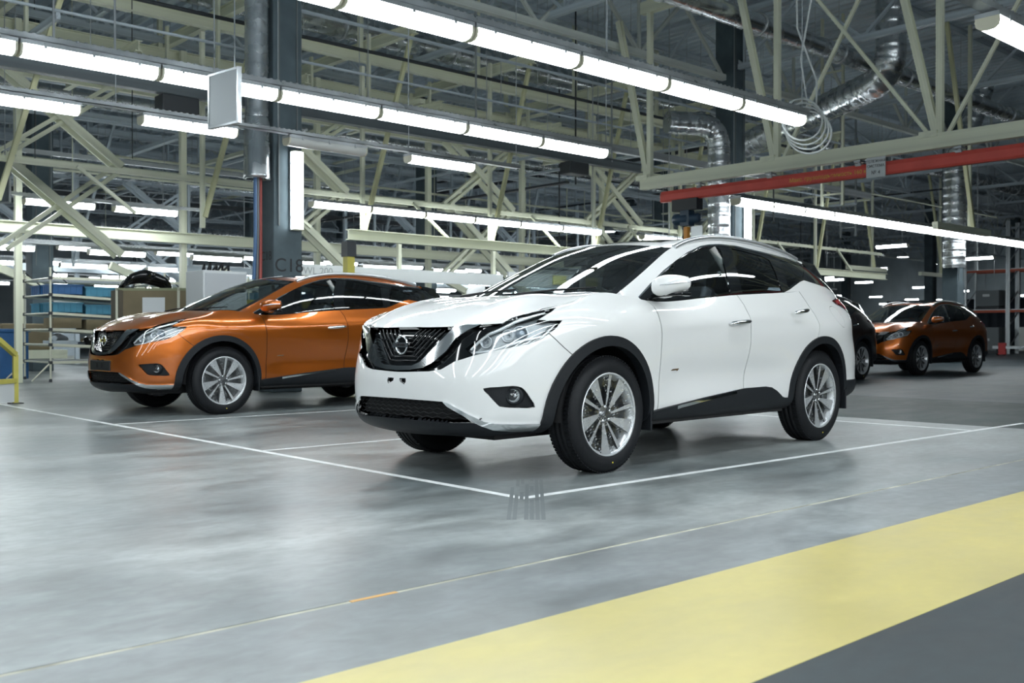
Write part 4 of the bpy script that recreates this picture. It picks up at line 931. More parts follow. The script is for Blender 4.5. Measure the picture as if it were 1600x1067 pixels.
        for px in ((736, 550), (765, 546), (795, 540), (825, 534), (847, 524), (866, 507)):
            p, n = at_px(px, -.02); pts.append((p.x, p.y*sg, p.z))
        led.tube(pts, [.006, .011, .012, .012, .010, .006], 8); led.build('light_guide', M_LENSREF, lens)
        Sheet().take(bA, lA, (TAIL,), .006, .02, 0, (sg,)).build('tail_lamp', M_GLOSSB, car)
        tl = [(-3.235, 1.186), (-3.33, 1.205), (-3.6, 1.20), (-3.86, 1.17), (-3.88, 1.11), (-3.55, 1.12), (-3.38, 1.15)]
        S = Sheet().take(bA, lA, (TAIL,), .010, .008, 0, (sg,), lambda c: inside((c.x, c.z), tl)); S.build('red_lens', M_RED, car.children[-1])
        # fog lamp in its black bezel
        fb = Sheet().take(bA, lA, (FOG,), -.028, -.028, 0, (sg,)).build('fog_lamp', M_CLAD, car)
        fm = [f for f in bA.faces if f[lA] == FOG]
        best = min(fm, key=lambda f: (lambda q: (q[0]-803)**2+(q[1]-621)**2)(pj_cam(f.calc_center_median()))); p = best.calc_center_median()
        fwd = Vector((.88, .42, .0)).normalized(); q = fwd.to_track_quat('Z', 'Y').to_matrix()
        for nm, prof, mm in (('lamp_ring', [(.058, -.05), (.056, -.012), (.046, -.006), (.042, -.016)], M_CLAD), ('fog_lens', [(.042, -.014), (.03, -.004), (0, .002)], G_LENS), ('reflector', [(.041, -.016), (.03, -.035), (.012, -.045), (.010, -.03), (0, -.03)], M_LENSREF)):
            b = MB(); b.lathe(prof, 24); b.v = [tuple(p+q@Vector(v)) for v in b.v]; b.v = [(v[0], v[1]*sg, v[2]) for v in b.v]; b.build(nm, mm, fb)
        # cladding
        Sheet().take(bA, lA, (ARCHF,), .016, .07, 0, (sg,)).build('arch_trim', M_CLAD, car)
        Sheet().take(bA, lA, (ARCHR,), .014, .07, 0, (sg,)).build('arch_trim', M_CLAD, car)
        sl = Sheet().take(bA, lA, (SILL, SILLC), .018, .05, 0, (sg,)).build('sill_trim', M_CLAD, car)
        Sheet().take(bA, lA, (SILLC,), .024, .01, 0, (sg,)).build('sill_chrome', M_CHROME, sl)
        for (wx, st) in ((0, steer), (-2.825, 0)):
            make_wheel(car, wx, sg, st)
            l = MB(); n = 20; vs = []
            for k in range(n+1):
                a = -.02*PI+1.04*PI*k/n
                for y in (.925, .58): vs.append((wx+.47*math.cos(a)*(1.0), sg*y, .385+.47*math.sin(a)))
            l.add(vs, [(2*k, 2*k+1, 2*k+3, 2*k+2) for k in range(n)], 0, True)
            vi = [(wx+.47*math.cos(-.02*PI+1.04*PI*k/n), sg*.58, .385+.47*math.sin(-.02*PI+1.04*PI*k/n)) for k in range(n+1)]
            l.add(vi, [tuple(range(n+1))], 0)
            l.build('wheel_well', M_BLACK, car)
        # mud flap behind each wheel
        for wx in (-.435, -3.262):
            f = MB(); f.box((wx, sg*.875, .335), (.018, .13, .17)); f.build('mud_flap', M_CLAD, car, .006)
        # side glass and frames
        fr_ = Sheet().take(bC, lC, (FRAME,), .0, .012, 0, (sg,)).build('window_frame', M_GLOSSB, car)
        Sheet().take(bC, lC, (CHR,), .004, .012, 0, (sg,)).build('chrome_trim', M_CHROME, fr_)
        Sheet().take(bC, lC, (GLF,), -.006, 0, 0, (sg,)).build('front_window', G_SIDE, car)
        Sheet().take(bC, lC, (GLR,), -.005, 0, 0, (sg,)).build('rear_window', G_TINT, car)
        Sheet().take(bC, lC, (GLQ,), -.003, 0, 0, (sg,)).build('quarter_window', G_TINT, car)
        # roof rail
        rl = MB(); pts = [(-1.14, .612, 1.558), (-1.30, .602, 1.612), (-1.55, .592, 1.660), (-1.85, .586, 1.682), (-2.3, .578, 1.676), (-2.75, .562, 1.632), (-2.95, .553, 1.600), (-3.08, .547, 1.575)]
        rl.tube([(a, sg*b, c) for a, b, c in smooth_poly(pts, 4, False)], .022, 10); rl.build('roof_rail', mat('satin_rail', (.62, .64, .66), .28, .8), car)
        # tail fin beside the rear glass
        fn = MB(); q = [(-3.17, 1.575), (-3.42, 1.545), (-3.55, 1.36), (-3.66, 1.23), (-3.58, 1.20), (-3.40, 1.38), (-3.2, 1.53)]
        yy = [.545, .55, .61, .65, .68, .635, .57]
        n = len(q); vs = [(a, sg*y, b) for (a, b), y in zip(q, yy)]+[(a, sg*(y-.05), b) for (a, b), y in zip(q, yy)]
        fn.add(vs, [tuple(range(n)), tuple(range(2*n-1, n-1, -1))]+[(i, (i+1) % n, n+(i+1) % n, n+i) for i in range(n)]); fn.build('tail_fin', M_GLOSSB, car, .005)
    bd = MB(); p0 = [f for f in bA.faces if abs(f.calc_center_median().x+.72) < .05 and abs(f.calc_center_median().z-.655) < .05 and f.calc_center_median().y > .7][0].calc_center_median()
    yb = p0.y+.007
    bd.prism([(-.640, .652), (-.652, .664), (-.690, .668), (-.682, .660), (-.662, .655)], yb, yb+.004, 0, lambda u, v, h: (u, h, v))
    bd.prism([(-.665, .650), (-.672, .660), (-.775, .664), (-.760, .650), (-.752, .646), (-.748, .652)], yb, yb+.004, 1, lambda u, v, h: (u, h, v))
    bd.build('door_badge', [M_DCHROME, mat('copper_badge', (.55, .38, .24), .25, .9)], [o for o in car.children if o.name.startswith('front_door')][0])
    # nose: grille, chrome V, emblem, intake, lip
    gr = Sheet().take(bA, lA, (GRILLE,), -.035, -.035, 0).take(bA, lA, (CHROME,), -.035, 0, 0).build('grille', M_GLOSSB, car)
    Sheet().take(bA, lA, (CHROME,), .010, .045, 0).build('chrome_surround', M_CHROME, gr)
    gf = [f for f in bA.faces if f[lA] in (GRILLE, CHROME)]
    # V-shaped ribs behind the emblem, nested inside the chrome
    def surf_x(y, z):
        f = min(gf, key=lambda f: (lambda c: (c.y-y)**2+(c.z-z)**2)(f.calc_center_median())); return f.calc_center_median().x
    for k in range(6):
        zb = .735+.028*k; yb_ = .13-.016*k; slope = .95
        ln = []
        zt = .945
        for s_ in (-1, 1):
            seg = []
            for t in (1, .75, .5, .25, 0):
                z = zb+(zt-zb)*t; y = yb_+(z-zb)*1.05; seg.append((surf_x(abs(y), z)-.026, s_*y, z))
            ln += seg if s_ < 0 else seg[::-1]
        b = MB(); b.tube(ln, .0055, 6); b.build('grille_bar', mat('grille_bar_black', (.02, .021, .023), .2, .3), gr)
    for k in range(3):
        z = .76+.055*k; b = MB(); b.bar((surf_x(0, z)-.03, -.17-.05*k, z), (surf_x(0, z)-.03, .17+.05*k, z), .008, .008); b.build('grille_bar', mat('grille_bar_black'), gr)
    em = MB(); zc = .836; xc = surf_x(0, zc)+.006
    em.lathe([(.062, .0), (.064, .010), (.058, .016), (.051, .010), (.051, 0)], 40, 'x', c=(xc-.004, 0, zc)); em.box((xc+.006, 0, zc), (.014, .150, .030))
    em.lathe([(.051, .0), (.0, .0)], 30, 'x', c=(xc-.002, 0, zc), mi=1)
    eo = em.build('emblem', [M_CHROME, M_GLOSSB], gr, .0)
    tm = text_mesh('NISSAN', .027, .001); tm.materials.append(M_BLACK); to = link(bpy.data.objects.new('emblem_lettering', tm), eo); to.location = (xc+.0145, 0, zc); to.rotation_euler = (PI/2, 0, PI/2)
    it = Sheet().take(bA, lA, (INTAKE,), -.05, -.05, 0).build('lower_intake', M_BLACK, car)
    inf = [f for f in bA.faces if f[lA] == INTAKE]
    def ix(y, z): return min(inf, key=lambda f: (lambda c: (c.y-y)**2+(c.z-z)**2)(f.calc_center_median())).calc_center_median().x
    hx = MB()
    for k in range(7):
        z = .385+.026*k; w_ = .64-.055*k+.0
        pts = [(ix(abs(y), z)-.035, y, z+.006*(-1)**j) for j, y in enumerate(np.linspace(-w_, w_, 33))]; hx.tube(pts, .004, 5, cap=False)
    hx.build('intake_mesh', mat('mesh_black', (.006, .007, .008), .6), it)['kind'] = 'stuff'
    Sheet().take(bA, lA, (HOLE,), -.03, -.03, 0).build('plate_mount_hole', M_BLACK, car)
    Sheet().take(bA, lA, (LIP,), .008, .05, 0).build('bumper_lip', M_CLAD, car)
    for sg in (1, -1): Sheet().take(bA, lA, (STRIP,), .014, .04, 0, (sg,)).build('bumper_chrome', M_CHROME, car)
    Sheet().take(bA, lA, (VAL,), .006, .03, 0).build('rear_valance', M_CLAD, car)
    hd = Sheet().take(bH, lH, (0,), 0, .02, 0).build('hood', [P_WHITE, M_BLACK], car)
    # windscreen with a black border
    n_, m_ = 39, 35
    for i, f in enumerate(bW.faces):
        a, b = divmod(i, m_)
        f[lW] = 1 if (b >= m_-2 or a < 2 or a >= n_-1) else 0
    ws = Sheet().take(bW, lW, (0,), 0, 0, 0).build('windscreen', G_WIND, car)
    Sheet().take(bW, lW, (1,), 0, .01, 0).build('windscreen_border', M_GLOSSB, ws)
    for i, f in enumerate(bR.faces):
        a, b = divmod(i, 29)
        f[lR] = 1 if (5 <= a <= 40 and b < 21) else 0
    Sheet().take(bR, lR, (0,), 0, .01, 0).build('roof', [P_WHITE], car)
    Sheet().take(bR, lR, (1,), .002, .01, 0).build('sunroof', M_GLOSSB, car)
    Sheet().take(bB, lB, (0,), 0, 0, 0).build('rear_screen', G_TINT, car)
    sp = MB(); n = 13; vs = []
    for k in range(n):
        y = -.55+1.1*k/(n-1); d = .10*(y/.55)**2
        vs += [(-3.12+d*.3, y, 1.604-d*.35), (-3.43+d*.4, y, 1.578-d*.4), (-3.42+d*.4, y, 1.556-d*.4), (-3.14+d*.3, y, 1.575-d*.35)]
    fs = [(4*k+i, 4*k+(i+1) % 4, 4*(k+1)+(i+1) % 4, 4*(k+1)+i) for k in range(n-1) for i in range(4)]+[(3, 2, 1, 0), (4*n-4, 4*n-3, 4*n-2, 4*n-1)]
    sp.add(vs, fs, 0, False); sp.build('spoiler', [P_WHITE], car, .004)
    an = MB(); an.tube([(-2.95, 0, 1.62), (-3.02, 0, 1.72)], [.012, .004], 8); an.build('antenna', M_BLACK, car)
    cowl = MB(); n = 15; vs = []
    for k in range(n):
        y = -.78+1.56*k/(n-1); d = .16*(abs(y)/.78)**2
        vs += [(.03-d*.35, y, 1.145+.02*(abs(y)/.78)), (-.12-d*1.2, y, 1.145+.02*(abs(y)/.78))]
    cowl.add(vs, [(2*k, 2*k+2, 2*k+3, 2*k+1) for k in range(n-1)], 0, True); cowl.build('cowl', M_BLACK, car)
    for y0, y1, x0, x1 in ((.10, .66, .03, -.16), (-.48, .06, .03, .015)):
        wp = MB(); wp.tube([(x0, y0, 1.185), ((x0+x1)/2, (y0+y1)/2, 1.212), (x1-.02, y1, 1.225)], [.012, .008, .005], 8); wp.build('wiper', M_BLACK, car)
    # inside
    inn = Sheet().take(bA, lA, (PAINT, GAP), -.05, 0, 0, cond=lambda c: -3.6 < c.x < -.25 and c.z > .55).build('interior_trim', M_DASH, car)
    Sheet().take(bR, lR, (0, 1), -.045, 0, 0).build('headliner', M_LINER, car)
    ub = MB(); ub.b2((-3.55, -.57, .24), (.70, .57, .56)); ub.b2((-2.30, -.86, .28), (-.50, .86, .50)); ub.b2((-.45, -.56, .5), (.80, .56, .90)); ub.b2((-3.75, -.58, .35), (-3.33, .58, .8)); ub.build('underbody', M_BLACK, car)
    db = MB(); n = 11; vs = []
    for k in range(n):
        y = -.78+1.56*k/(n-1); d = .12*(abs(y)/.78)**2
        vs += [(-.08-d, y, 1.13), (-.38-d*.6, y, 1.165), (-.62-d*.3, y, 1.12), (-.66-d*.2, y, .85)]
    db.add(vs, [(4*k+i, 4*k+4+i, 4*k+5+i, 4*k+1+i) for k in range(n-1) for i in range(3)], 0, True); db.build('dashboard', M_DASH, car)
    sw = MB(); q = Matrix.Rotation(math.radians(-62), 3, 'Y'); n = 28; o_ = Vector((-.82, .37, 1.06))
    sw.tube([o_+q@Vector((.185*math.cos(2*PI*k/n), .185*math.sin(2*PI*k/n), 0)) for k in range(n+1)], .015, 8, cap=False)
    sw.bar(o_+q@Vector((0, -.17, -.01)), o_+q@Vector((0, .17, -.01)), .05, .02); sw.bar(o_, o_+Vector((.18, 0, -.10)), .07); sw.build('steering_wheel', M_DASH, car)
    def seat(x, y, w):
        s = MB(); s.box((x+.02, y, .70), (.52, w, .16)); so = s.build('seat', M_SEAT, car, .05)
        b = MB(); R = Matrix.Rotation(math.radians(-20), 3, 'Y'); b.box((x-.33, y, .99), (.15, w*.96, .62), 0, R); b.build('backrest', M_SEAT, so, .06)
        return so
    for y in (.37, -.37):
        so = seat(-1.25, y, .52)
        h = MB(); R = Matrix.Rotation(math.radians(-14), 3, 'Y'); h.box((-1.70, y, 1.40), (.10, .27, .20), 0, R); h.bar((-1.68, y-.06, 1.36), (-1.65, y-.06, 1.25), .014); h.bar((-1.68, y+.06, 1.36), (-1.65, y+.06, 1.25), .014); h.build('headrest', M_SEAT, so, .04)
        g = MB(); R = Matrix.Rotation(math.radians(-20), 3, 'Y'); g.box((-1.58, y+(.22 if y > 0 else -.22), 1.02), (.20, .05, .5), 0, R); g.build('side_bolster', M_SEATG, so, .02)
    so = seat(-2.20, 0, 1.30)
    for y in (.40, 0, -.40):
        h = MB(); R = Matrix.Rotation(math.radians(-14), 3, 'Y'); h.box((-2.64, y, 1.36), (.09, .26, .15), 0, R); h.build('headrest', M_SEAT, so, .035)
    for sg in (1, -1):
        bp = MB(); bp.tube([(-1.72, sg*.80, 1.15), (-1.66, sg*.745, 1.38), (-1.58, sg*.66, 1.58)], .028, 8); bp.build('pillar_trim', M_LINER, car)
    im = MB(); im.box((-.72, 0, 1.455), (.03, .23, .06)); im.build('rear_view_mirror', M_DASH, car, .01)
    return car
CARS = []
white = make_car(math.radians(0.0))
tag(white, 'pearl white crossover car at the front, parked inside white floor lines', 'car', 'new crossover cars')
white.rotation_euler.z = CAR_ROT
def repaint(root, paint):
    for ch in root.children:
        for o in [ch]+list(ch.children):
            if o.type == 'MESH' and o.data.materials and o.data.materials[0] == P_WHITE:
                o.material_slots[0].link = 'OBJECT'; o.material_slots[0].material = paint
def place_car(cx, cy, heading, paint, label):
    c = copy_tree(white); c.location = c2w(cx, cy); c.rotation_euler.z = CAR_ROT+math.radians(heading); repaint(c, paint); c['label'] = label; return c
# ============================================================ the other cars
oc = place_car(-.64, -6.12, -.3, P_ORANGE, 'orange metallic crossover car at left, partly hidden by the white car')
pb = MB(); pb.b2((1.0, -.26, .50), (1.035, .26, .615)); po = pb.build('plate_bracket', M_CLAD, oc, .01)
for s in (-1, 1): MB().b2((1.036, s*.06-.018, .535), (1.038, s*.06+.018, .585)).build('slot', M_BLACK, po)
place_car(-11.22, -4.98, 0, P_DARK, 'dark brown crossover car whose tail shows behind the white car')
place_car(-17.02, -5.0, -3.0, P_ORANGE, 'orange metallic crossover car far back at the right')
# ============================================================ parts racks and boxes behind the left orange car
M_PIPE = mat('ivory_pipe', (.66, .66, .54), .35); M_BLUE = vary(mat('blue_plastic_bin', (.06, .24, .36), .45), 3, .15); M_BLUED = vary(mat('deep_blue_plastic', (.03, .12, .30), .4), 3, .15)
M_CARD = vary(mat('brown_board', (.20, .165, .10), .8), 3, .15); M_PAPER = mat('paper', (.68, .71, .72), .7)
def flow_rack(x, y, label):
    """pipe rack: short end towards +x, shelves of roller tracks sloping down towards -x"""
    r = empty('flow_rack', (x, y, 0)); tag(r, label, 'rack', 'pipe flow racks'); L_, W_ = 1.9, 1.6
    for px in (0, -L_):
        for py in (0, -W_):
            MB().tube([(px, py, 0), (px, py, 2.18)], .02, 8).build('post', M_PIPE, r); MB().lathe([(.03, 0), (.03, .05), (.02, .06)], 10, c=(px, py, 0)).build('foot', M_DARK, r)
    for z in (.37, .71, 1.0, 1.31, 1.66, 1.98):
        dz = .0 if z in (.37, 1.98) else .10
        for py in (0, -W_):
            MB().bar((0, py, z), (-L_, py, z-dz), .03, .05).build('side_rail', M_PIPE, r)
            for px in (0, -L_): MB().b2((px-.03, py-.03, z-.03-(dz if px else 0)), (px+.03, py+.03, z+.03-(dz if px else 0))).build('joint', M_DARK, r)
        for px in (0, -L_): MB().tube([(px, 0, z-(dz if px else 0)), (px, -W_, z-(dz if px else 0))], .018, 8).build('cross_pipe', M_PIPE, r)
        for j in range(6): MB().bar((0, -.13-.268*j, z+.01), (-L_, -.13-.268*j, z+.01-dz), .035, .025).build('roller_track', M_GALV, r)
    for py in (0, -W_): MB().tube([(0, py, .37), (.34, py, .02)], .016, 8).build('outrigger', M_PIPE, r); MB().tube([(0, py, 2.16), (-.3, py, 1.9)], .012, 8).build('brace', M_DARK, r)
    return r
def bin_(x, y, z, rz, sx, sy, sz, m, label, group):
    r = empty('parts_bin', (x, y, z), rz); tag(r, label, 'bin', group); t = .012
    b = MB(); b.b2((0, 0, 0), (sx, sy, t)); b.b2((0, 0, 0), (t, sy, sz)); b.b2((sx-t, 0, 0), (sx, sy, sz)); b.b2((0, 0, 0), (sx, t, sz)); b.b2((0, sy-t, 0), (sx, sy, sz)); b.build('tub', m, r)
    k = MB(); k.b2((-.015, -.015, sz-.025), (sx+.015, .0, sz)); k.b2((-.015, sy, sz-.025), (sx+.015, sy+.015, sz)); k.b2((-.015, 0, sz-.025), (0, sy, sz)); k.b2((sx, 0, sz-.025), (sx+.015, sy, sz))
    for j in range(1, 5): k.b2((sx, sy*j/5-.006, .02), (sx+.008, sy*j/5+.006, sz-.03)); k.b2((sx*j/5-.006, sy, .02), (sx*j/5+.006, sy+.008, sz-.03))
    k.build('ribs', m, r); return r
RACKS = ((-1.40, -14.6, 'beside the blue waste bin'), (-3.75, -14.9, 'behind the brown board'), (-6.2, -15.0, 'behind the white cabinet'))
for q, (x, y, wh) in enumerate(RACKS):
    flow_rack(x, y, 'ivory pipe flow rack with blue bins %s' % wh)
    for lv, (z, ks) in enumerate(((1.66, 3), (1.31, 3))):
        for k in range(ks):
            for rr_ in range(2):
                zz = z+.025-.10*((.04+.6*k)/1.9)-.012
                bin_(x-.62-.61*k, y-.62-.74*rr_, zz, 0, .57, .56, .20, M_BLUE if (q+lv+k) % 3 else M_BLUED, 'blue %s-shelf bin in the rack %s, %s in %s row' % (('upper', 'lower')[lv], wh, ('first', 'second', 'third')[k], ('front', 'back')[rr_]), 'blue rack bins')
    for k in range(3):
        b = MB(); b.b2((0, 0, 0), (.52, .6, .20)); o = b.build('cardboard_box', M_CARD, None, .006); o.location = (x-.60-.61*k, y-.68, 1.03-.10*((.05+.6*k)/1.9)); tag(o, 'brown box on the rack %s, %s from its near end' % (wh, ('first', 'second', 'third')[k]), 'box', 'brown rack boxes')
    for k in range(3):
        b = MB(); b.tube([(-.2, -.3, .09), (0, -.2, .13), (.15, 0, .10), (.2, .25, .12)], [.05, .09, .08, .05], 10); b.b2((-.22, -.32, .0), (.24, .3, .07)); o = b.build('trim_part', M_GLOSSB if k % 2 else M_GREYST); o.location = (x-.35-.6*k, y-.5, .735-.10*((.35+.6*k)/1.9)); tag(o, 'dark trim part low on the rack %s, %s from its near end' % (wh, ('first', 'second', 'third')[k]), 'trim part', 'trim parts on racks')
t = MB(); r = empty('waste_bin', (-1.28, -16.75, 0)); tag(r, 'tall blue plastic waste bin at the left edge beside the racks', 'bin')
t.prism([(-.24, -.27), (.24, -.27), (.28, .27), (-.28, .27)], 0, .95, 0); t.build('tub', M_BLUED, r, .02); MB().b2((-.31, -.30, .95), (.31, .30, 1.02)).build('lid', M_BLUED, r, .015); MB().lathe([(.09, -.03), (.09, .03), (0, .03)], 14, 'x', c=(-.2, -.28, .09)).build('caster', M_DARK, r)
M_YR = vary(mat('yellow_rail_paint', (.52, .47, .10), .5), 3, .12)
r = empty('guard_rail', (.86, -8.72, 0)); tag(r, 'yellow guard rail with white panel at the left edge', 'guard rail')
for a, b in (((0, 0, 0), (0, 0, .64)), ((0, 0, .64), (.28, .28, .84)), ((.28, .28, .84), (1.3, 1.15, .84)), ((0, 0, .30), (1.3, 1.15, .30)), ((1.3, 1.15, 0), (1.3, 1.15, .84))): MB().bar(a, b, .06, .06).build('tube', M_YR, r)
p = MB(); d = Vector((1.3, 1.15, 0)).normalized(); n = Vector((-d.y, d.x, 0)); p.bar(Vector((.03, .03, .15)), Vector((1.27, 1.12, .15)), .02, .25); p.build('panel', M_WHITEP, r); MB().b2((-.08, -.08, 0), (.08, .08, .012)).build('foot_plate', M_DARK, r)
# white cabinet and brown board
r = empty('control_cabinet', (-2.05, -8.95, 0), math.radians(2)); tag(r, 'white-grey control cabinet between the orange car and the C18 column', 'cabinet')
MB().b2((-.36, -.28, 0), (.36, .28, 1.86)).build('body', mat('cabinet_grey', (.56, .59, .60), .4), r, .015); MB().b2((-.33, .28, .12), (.33, .295, 1.82)).build('door', mat('cabinet_door', (.42, .45, .47), .4), r, .005); MB().b2((.24, .295, .95), (.27, .32, 1.12)).build('handle', M_DARK, r)
w_ = MB(); 
for k in range(5): w_.tube([(-.25+.1*k, -.1, 1.86), (-.2+.1*k, 0, 1.95+.03*(k % 2)), (-.05+.08*k, .1, 1.87)], .018, 6)
w_.build('cable_bundle', M_RUBBER, r)
r = empty('notice_board', (-1.68, -10.45, 0), math.radians(-42+90)); tag(r, 'brown board with a white paper behind the orange hood', 'notice board')
MB().b2((-.02, -.55, .55), (.02, .55, 1.62)).build('panel', M_CARD, r); MB().b2((.021, -.16, .95), (.023, .20, 1.50)).build('paper', M_PAPER, r)
for y in (-.57, .42, .57): MB().b2((-.025, y-.02, 0), (.03, y+.02, 1.66)).build('post', M_PIPE, r)
MB().b2((-.03, -.58, 1.61), (.03, .58, 1.65)).build('rail', mat('olive_trim', (.25, .27, .16), .6), r)
# dark trim parts lying on the board trolley
r = empty('trim_part', (-1.75, -10.75, 1.64)); tag(r, 'black moulded car trim part lying on top of the brown board trolley', 'trim part')
b = MB(); n = 14
for k in range(3):
    b.tube([(-.35+.8*j/n, -.1*k+.05*math.sin(j), .04+.20*math.sin(PI*j/n)**.7-.03*k) for j in range(n+1)], [.03+.05*math.sin(PI*j/n) for j in range(n+1)], 10)
b.build('shell', M_GLOSSB, r)
MB().b2((-.25, -.35, -1.64), (.5, .0, -.02)).build('trolley_body', mat('trolley_brown', (.10, .085, .06), .7), r)
# yellow frames seen through the orange car's windows
r = empty('yellow_guard', (-3.6, -9.9, 0), 0); tag(r, 'yellow guard frame seen through the orange car window', 'guard rail')
for z in (1.15, 1.42): MB().b2((-1.3, -.04, z-.06), (1.2, .04, z+.06)).build('rail', mat('bright_yellow', (.66, .56, .06), .45), r)
for x in (-1.2, 0, 1.1): MB().b2((x-.05, -.12, 0), (x+.05, -.04, 1.5)).build('post', mat('bright_yellow'), r)
r = empty('yellow_bollard', (-4.35, -8.85, 0)); tag(r, 'slim yellow post standing right of the C18 column', 'post'); MB().b2((-.07, -.07, 0), (.07, .07, 2.2)).build('post', M_YR, r); MB().b2((-.09, -.09, 2.2), (.09, .09, 2.45)).build('cap', M_DARK, r)
# long white station sign boards behind the cars
r = empty('line_board', (-7.6, -11.6, 0)); tag(r, 'long pale station board with grey lettering beyond the orange car roof', 'sign')
MB().b2((-2.6, -.03, 2.0), (2.9, .03, 2.26)).build('board', mat('pale_board', (.62, .65, .65), .5), r)
me = text_mesh('WL 200', .20, .001); me.materials.append(mat('grey_lettering', (.30, .33, .33), .6)); t = link(bpy.data.objects.new('lettering', me), r); t.location = (2.2, .032, 2.13); t.rotation_euler = (PI/2, 0, PI)
for x in (-2.4, .2, 2.7): MB().b2((x-.04, -.12, 0), (x+.04, -.04, 2.9)).build('post', M_CREAM, r)
for k, x in enumerate((-12.0, -12.55, -13.1)):
    o = MB().b2((-.22, -.01, -.11), (.22, .01, .11)).build('station_sign', mat('sign_yellow', (.72, .68, .25), .5) if k != 1 else M_WHITEP); o.location = (x, -11.57, 2.2); tag(o, '%s station sign hanging behind the cars, %s of three' % (('yellow', 'white', 'yellow')[k], ('left', 'middle', 'right')[k]), 'sign', 'station signs')
bb = MB().b2((-14.5, -11.66, 2.02), (-10.4, -11.60, 2.34)).build('conveyor_cover', mat('pale_board')); tag(bb, 'pale conveyor cover board carrying the small yellow signs', 'board')
# assembly line fixtures between the lamps
M_OFFW = mat('off_white_equipment', (.55, .57, .54), .5)
ra = random.Random(21)
for k in range(16):
    x = 3.0-2.6*k; y = -17.6-ra.uniform(0, 2.2)
    r = empty('assembly_stand', (x, y, 0)); tag(r, 'cream assembly line stand with arms, %s in the row behind the racks' % nth(k), 'stand', 'assembly line stands')
    MB().b2((-.10, -.10, 0), (.10, .10, 2.3)).build('post', M_CREAM, r); MB().bar((0, 0, 2.25), (.75, 0, 2.55), .14, .18).build('arm', M_CREAM, r); MB().bar((0, 0, 2.25), (-.75, 0, 1.9), .12, .14).build('arm', M_CREAM, r)
    MB().b2((-.9, -.5, .35), (.9, .5, .55)).build('carrier', M_DARK if k % 2 else M_CREAM, r); MB().b2((-.6, -.4, .55), (.5, .4, ra.uniform(.9, 1.4))).build('load', ra.choice((M_DARK, M_GREYST, M_OFFW, M_BLUED, M_CARD)), r, .04)
for k in range(12):
    x = -6-4.6*k; y = -28.2-ra.uniform(0, 3.4)
    r = empty('equipment_box', (x, y, 0)); tag(r, 'pale equipment cabinet in the depth of the assembly hall, %s from the left' % nth(k).replace('nearest', 'first'), 'cabinet', 'far equipment cabinets')
    MB().b2((-.9, -.5, 0), (.9, .5, ra.uniform(1.2, 2.4))).build('body', ra.choice((M_OFFW, M_GREYST, M_WHITEP)), r, .02); MB().b2((-.8, .5, .2), (-.02, .52, 1.1)).build('door', M_GREYST, r); MB().b2((.02, .5, .2), (.8, .52, 1.1)).build('door', M_GREYST, r)
# storage racks, containers and curtain at the far right
M_ORB = vary(mat('orange_rack_beam', (.50, .10, .05), .5), 3, .15)
for q, (x, y) in enumerate(((-43.5, -15.6), (-43.5, -13.6), (-43.5, -11.6))):
    r = empty('storage_rack', (x, y, 0)); tag(r, 'tall steel storage rack with red beams at the far right, %s one' % ('left', 'middle', 'right')[q], 'rack', 'storage racks')
    for dx in (0, -1.1):
        for dy in (0, 1.9): member(r, 'upright', (x+dx, y+dy, 0), (x+dx, y+dy, 6.2), .09, .09, M_GALV)
    for j in range(6): member(r, 'lacing', (x, y, .3+j), (x-1.1, y, 1.0+j), .04, .04, M_GALV)
    for z in (2.0, 3.9):
        for dx in (0, -1.1): member(r, 'beam', (x+dx, y, z), (x+dx, y+1.9, z), .05, .10, M_ORB)
        member(r, 'shelf', (x-.55, y, z+.08), (x-.55, y+1.9, z+.08), 1.0, .03, M_GALV)
for q in range(5):
    z0, y = ((0, -14.65), (2.1, -14.65), (0, -12.65), (2.1, -10.65), (0, -10.65))[q]; x = -43.95
    r = empty('storage_container', (x, y, z0)); tag(r, 'storage container %s of the %s far right rack' % (('on the floor', 'on the shelf')[z0 > 0], {-14.65: 'left', -12.65: 'middle', -10.65: 'right'}[y]), 'container', 'grey containers')
    MB().b2((-.55, -.55, .14), (.35, .55, 1.25 if z0 < 1 else .9)).build('shell', ra.choice((mat('container_grey', (.16, .18, .19), .6), M_OFFW)), r, .03); MB().b2((-.55, -.55, 0), (.35, .55, .12)).build('pallet', M_DARK, r); MB().b2((.352, -.2, .6), (.356, .12, .72)).build('label', M_PAPER, r)
r = empty('hand_trolley', (-39.6, -11.6, 0)); tag(r, 'low red and grey trolley on the floor at the far right', 'trolley')
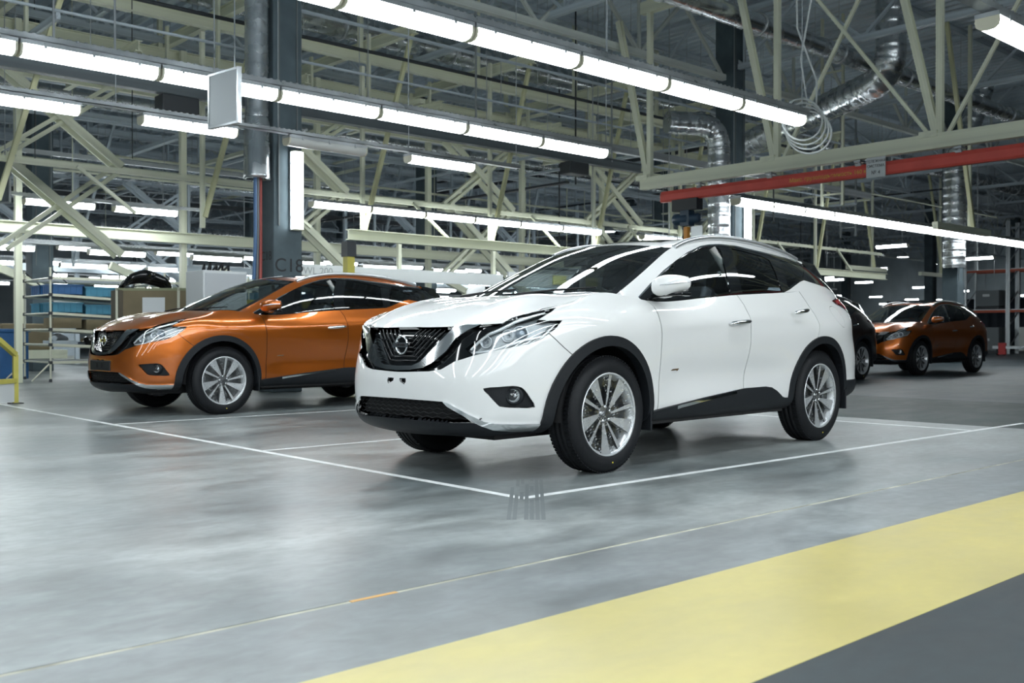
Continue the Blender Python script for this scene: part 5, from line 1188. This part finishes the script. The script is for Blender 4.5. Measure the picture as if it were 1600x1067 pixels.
MB().b2((-.5, -1.0, .30), (.4, 1.0, .42)).build('deck', M_GALV, r); MB().b2((.3, -.75, .05), (.42, -.45, .55)).build('bumper', mat('trolley_red', (.55, .05, .05), .5), r)
for sx in (-.35, .3):
    for sy in (-.8, .8): MB().lathe([(.14, -.04), (.14, .04), (0, .04)], 14, 'y', c=(sx, sy, .15)).build('wheel', M_DARK, r)
cu = MB(); n = 60
vs = []
for j in range(n+1):
    y = -24+9.5*j/n; vs += [(.12*math.sin(j*1.9), y, 0.02), (.12*math.sin(j*1.9), y, 2.9)]
cu.add(vs, [(2*j, 2*j+1, 2*j+3, 2*j+2) for j in range(n)], 0, True); o = cu.build('curtain', mat('dark_blue_curtain', (.02, .028, .04), .7)); o.location = (-52, 0, 0); tag(o, 'dark pleated curtain wall far behind the cars', 'curtain')
so = o.modifiers.new('thick', 'SOLIDIFY'); so.thickness = .03

# ============================================================ look-alikes: say which one by its place in the picture
ONES = ['', 'first', 'second', 'third', 'fourth', 'fifth', 'sixth', 'seventh', 'eighth', 'ninth', 'tenth', 'eleventh', 'twelfth', 'thirteenth', 'fourteenth', 'fifteenth', 'sixteenth', 'seventeenth', 'eighteenth', 'nineteenth']
TENS = {2: ('twentieth', 'twenty'), 3: ('thirtieth', 'thirty'), 4: ('fortieth', 'forty'), 5: ('fiftieth', 'fifty'), 6: ('sixtieth', 'sixty'), 7: ('seventieth', 'seventy'), 8: ('eightieth', 'eighty'), 9: ('ninetieth', 'ninety')}
def ordinal(k):
    if k < 20: return ONES[k]
    t, o = divmod(k, 10); return TENS[t][0] if o == 0 else TENS[t][1]+'-'+ONES[o]
bylab = {}
for o in C.objects:
    if o.parent is None and 'label' in o: bylab.setdefault(o['label'], []).append(o)
def screen_u(o):
    d = Vector(o.location)-CAMW; f = Vector((math.cos(YAW), math.sin(YAW), 0)); z = max(.1, d.dot(f)); return d.dot(Vector((math.sin(YAW), -math.cos(YAW), 0)))/z
for lab, os_ in bylab.items():
    if len(os_) > 1:
        for k, o in enumerate(sorted(os_, key=screen_u)): o['label'] = lab+', '+ordinal(k+1)+' from the left'
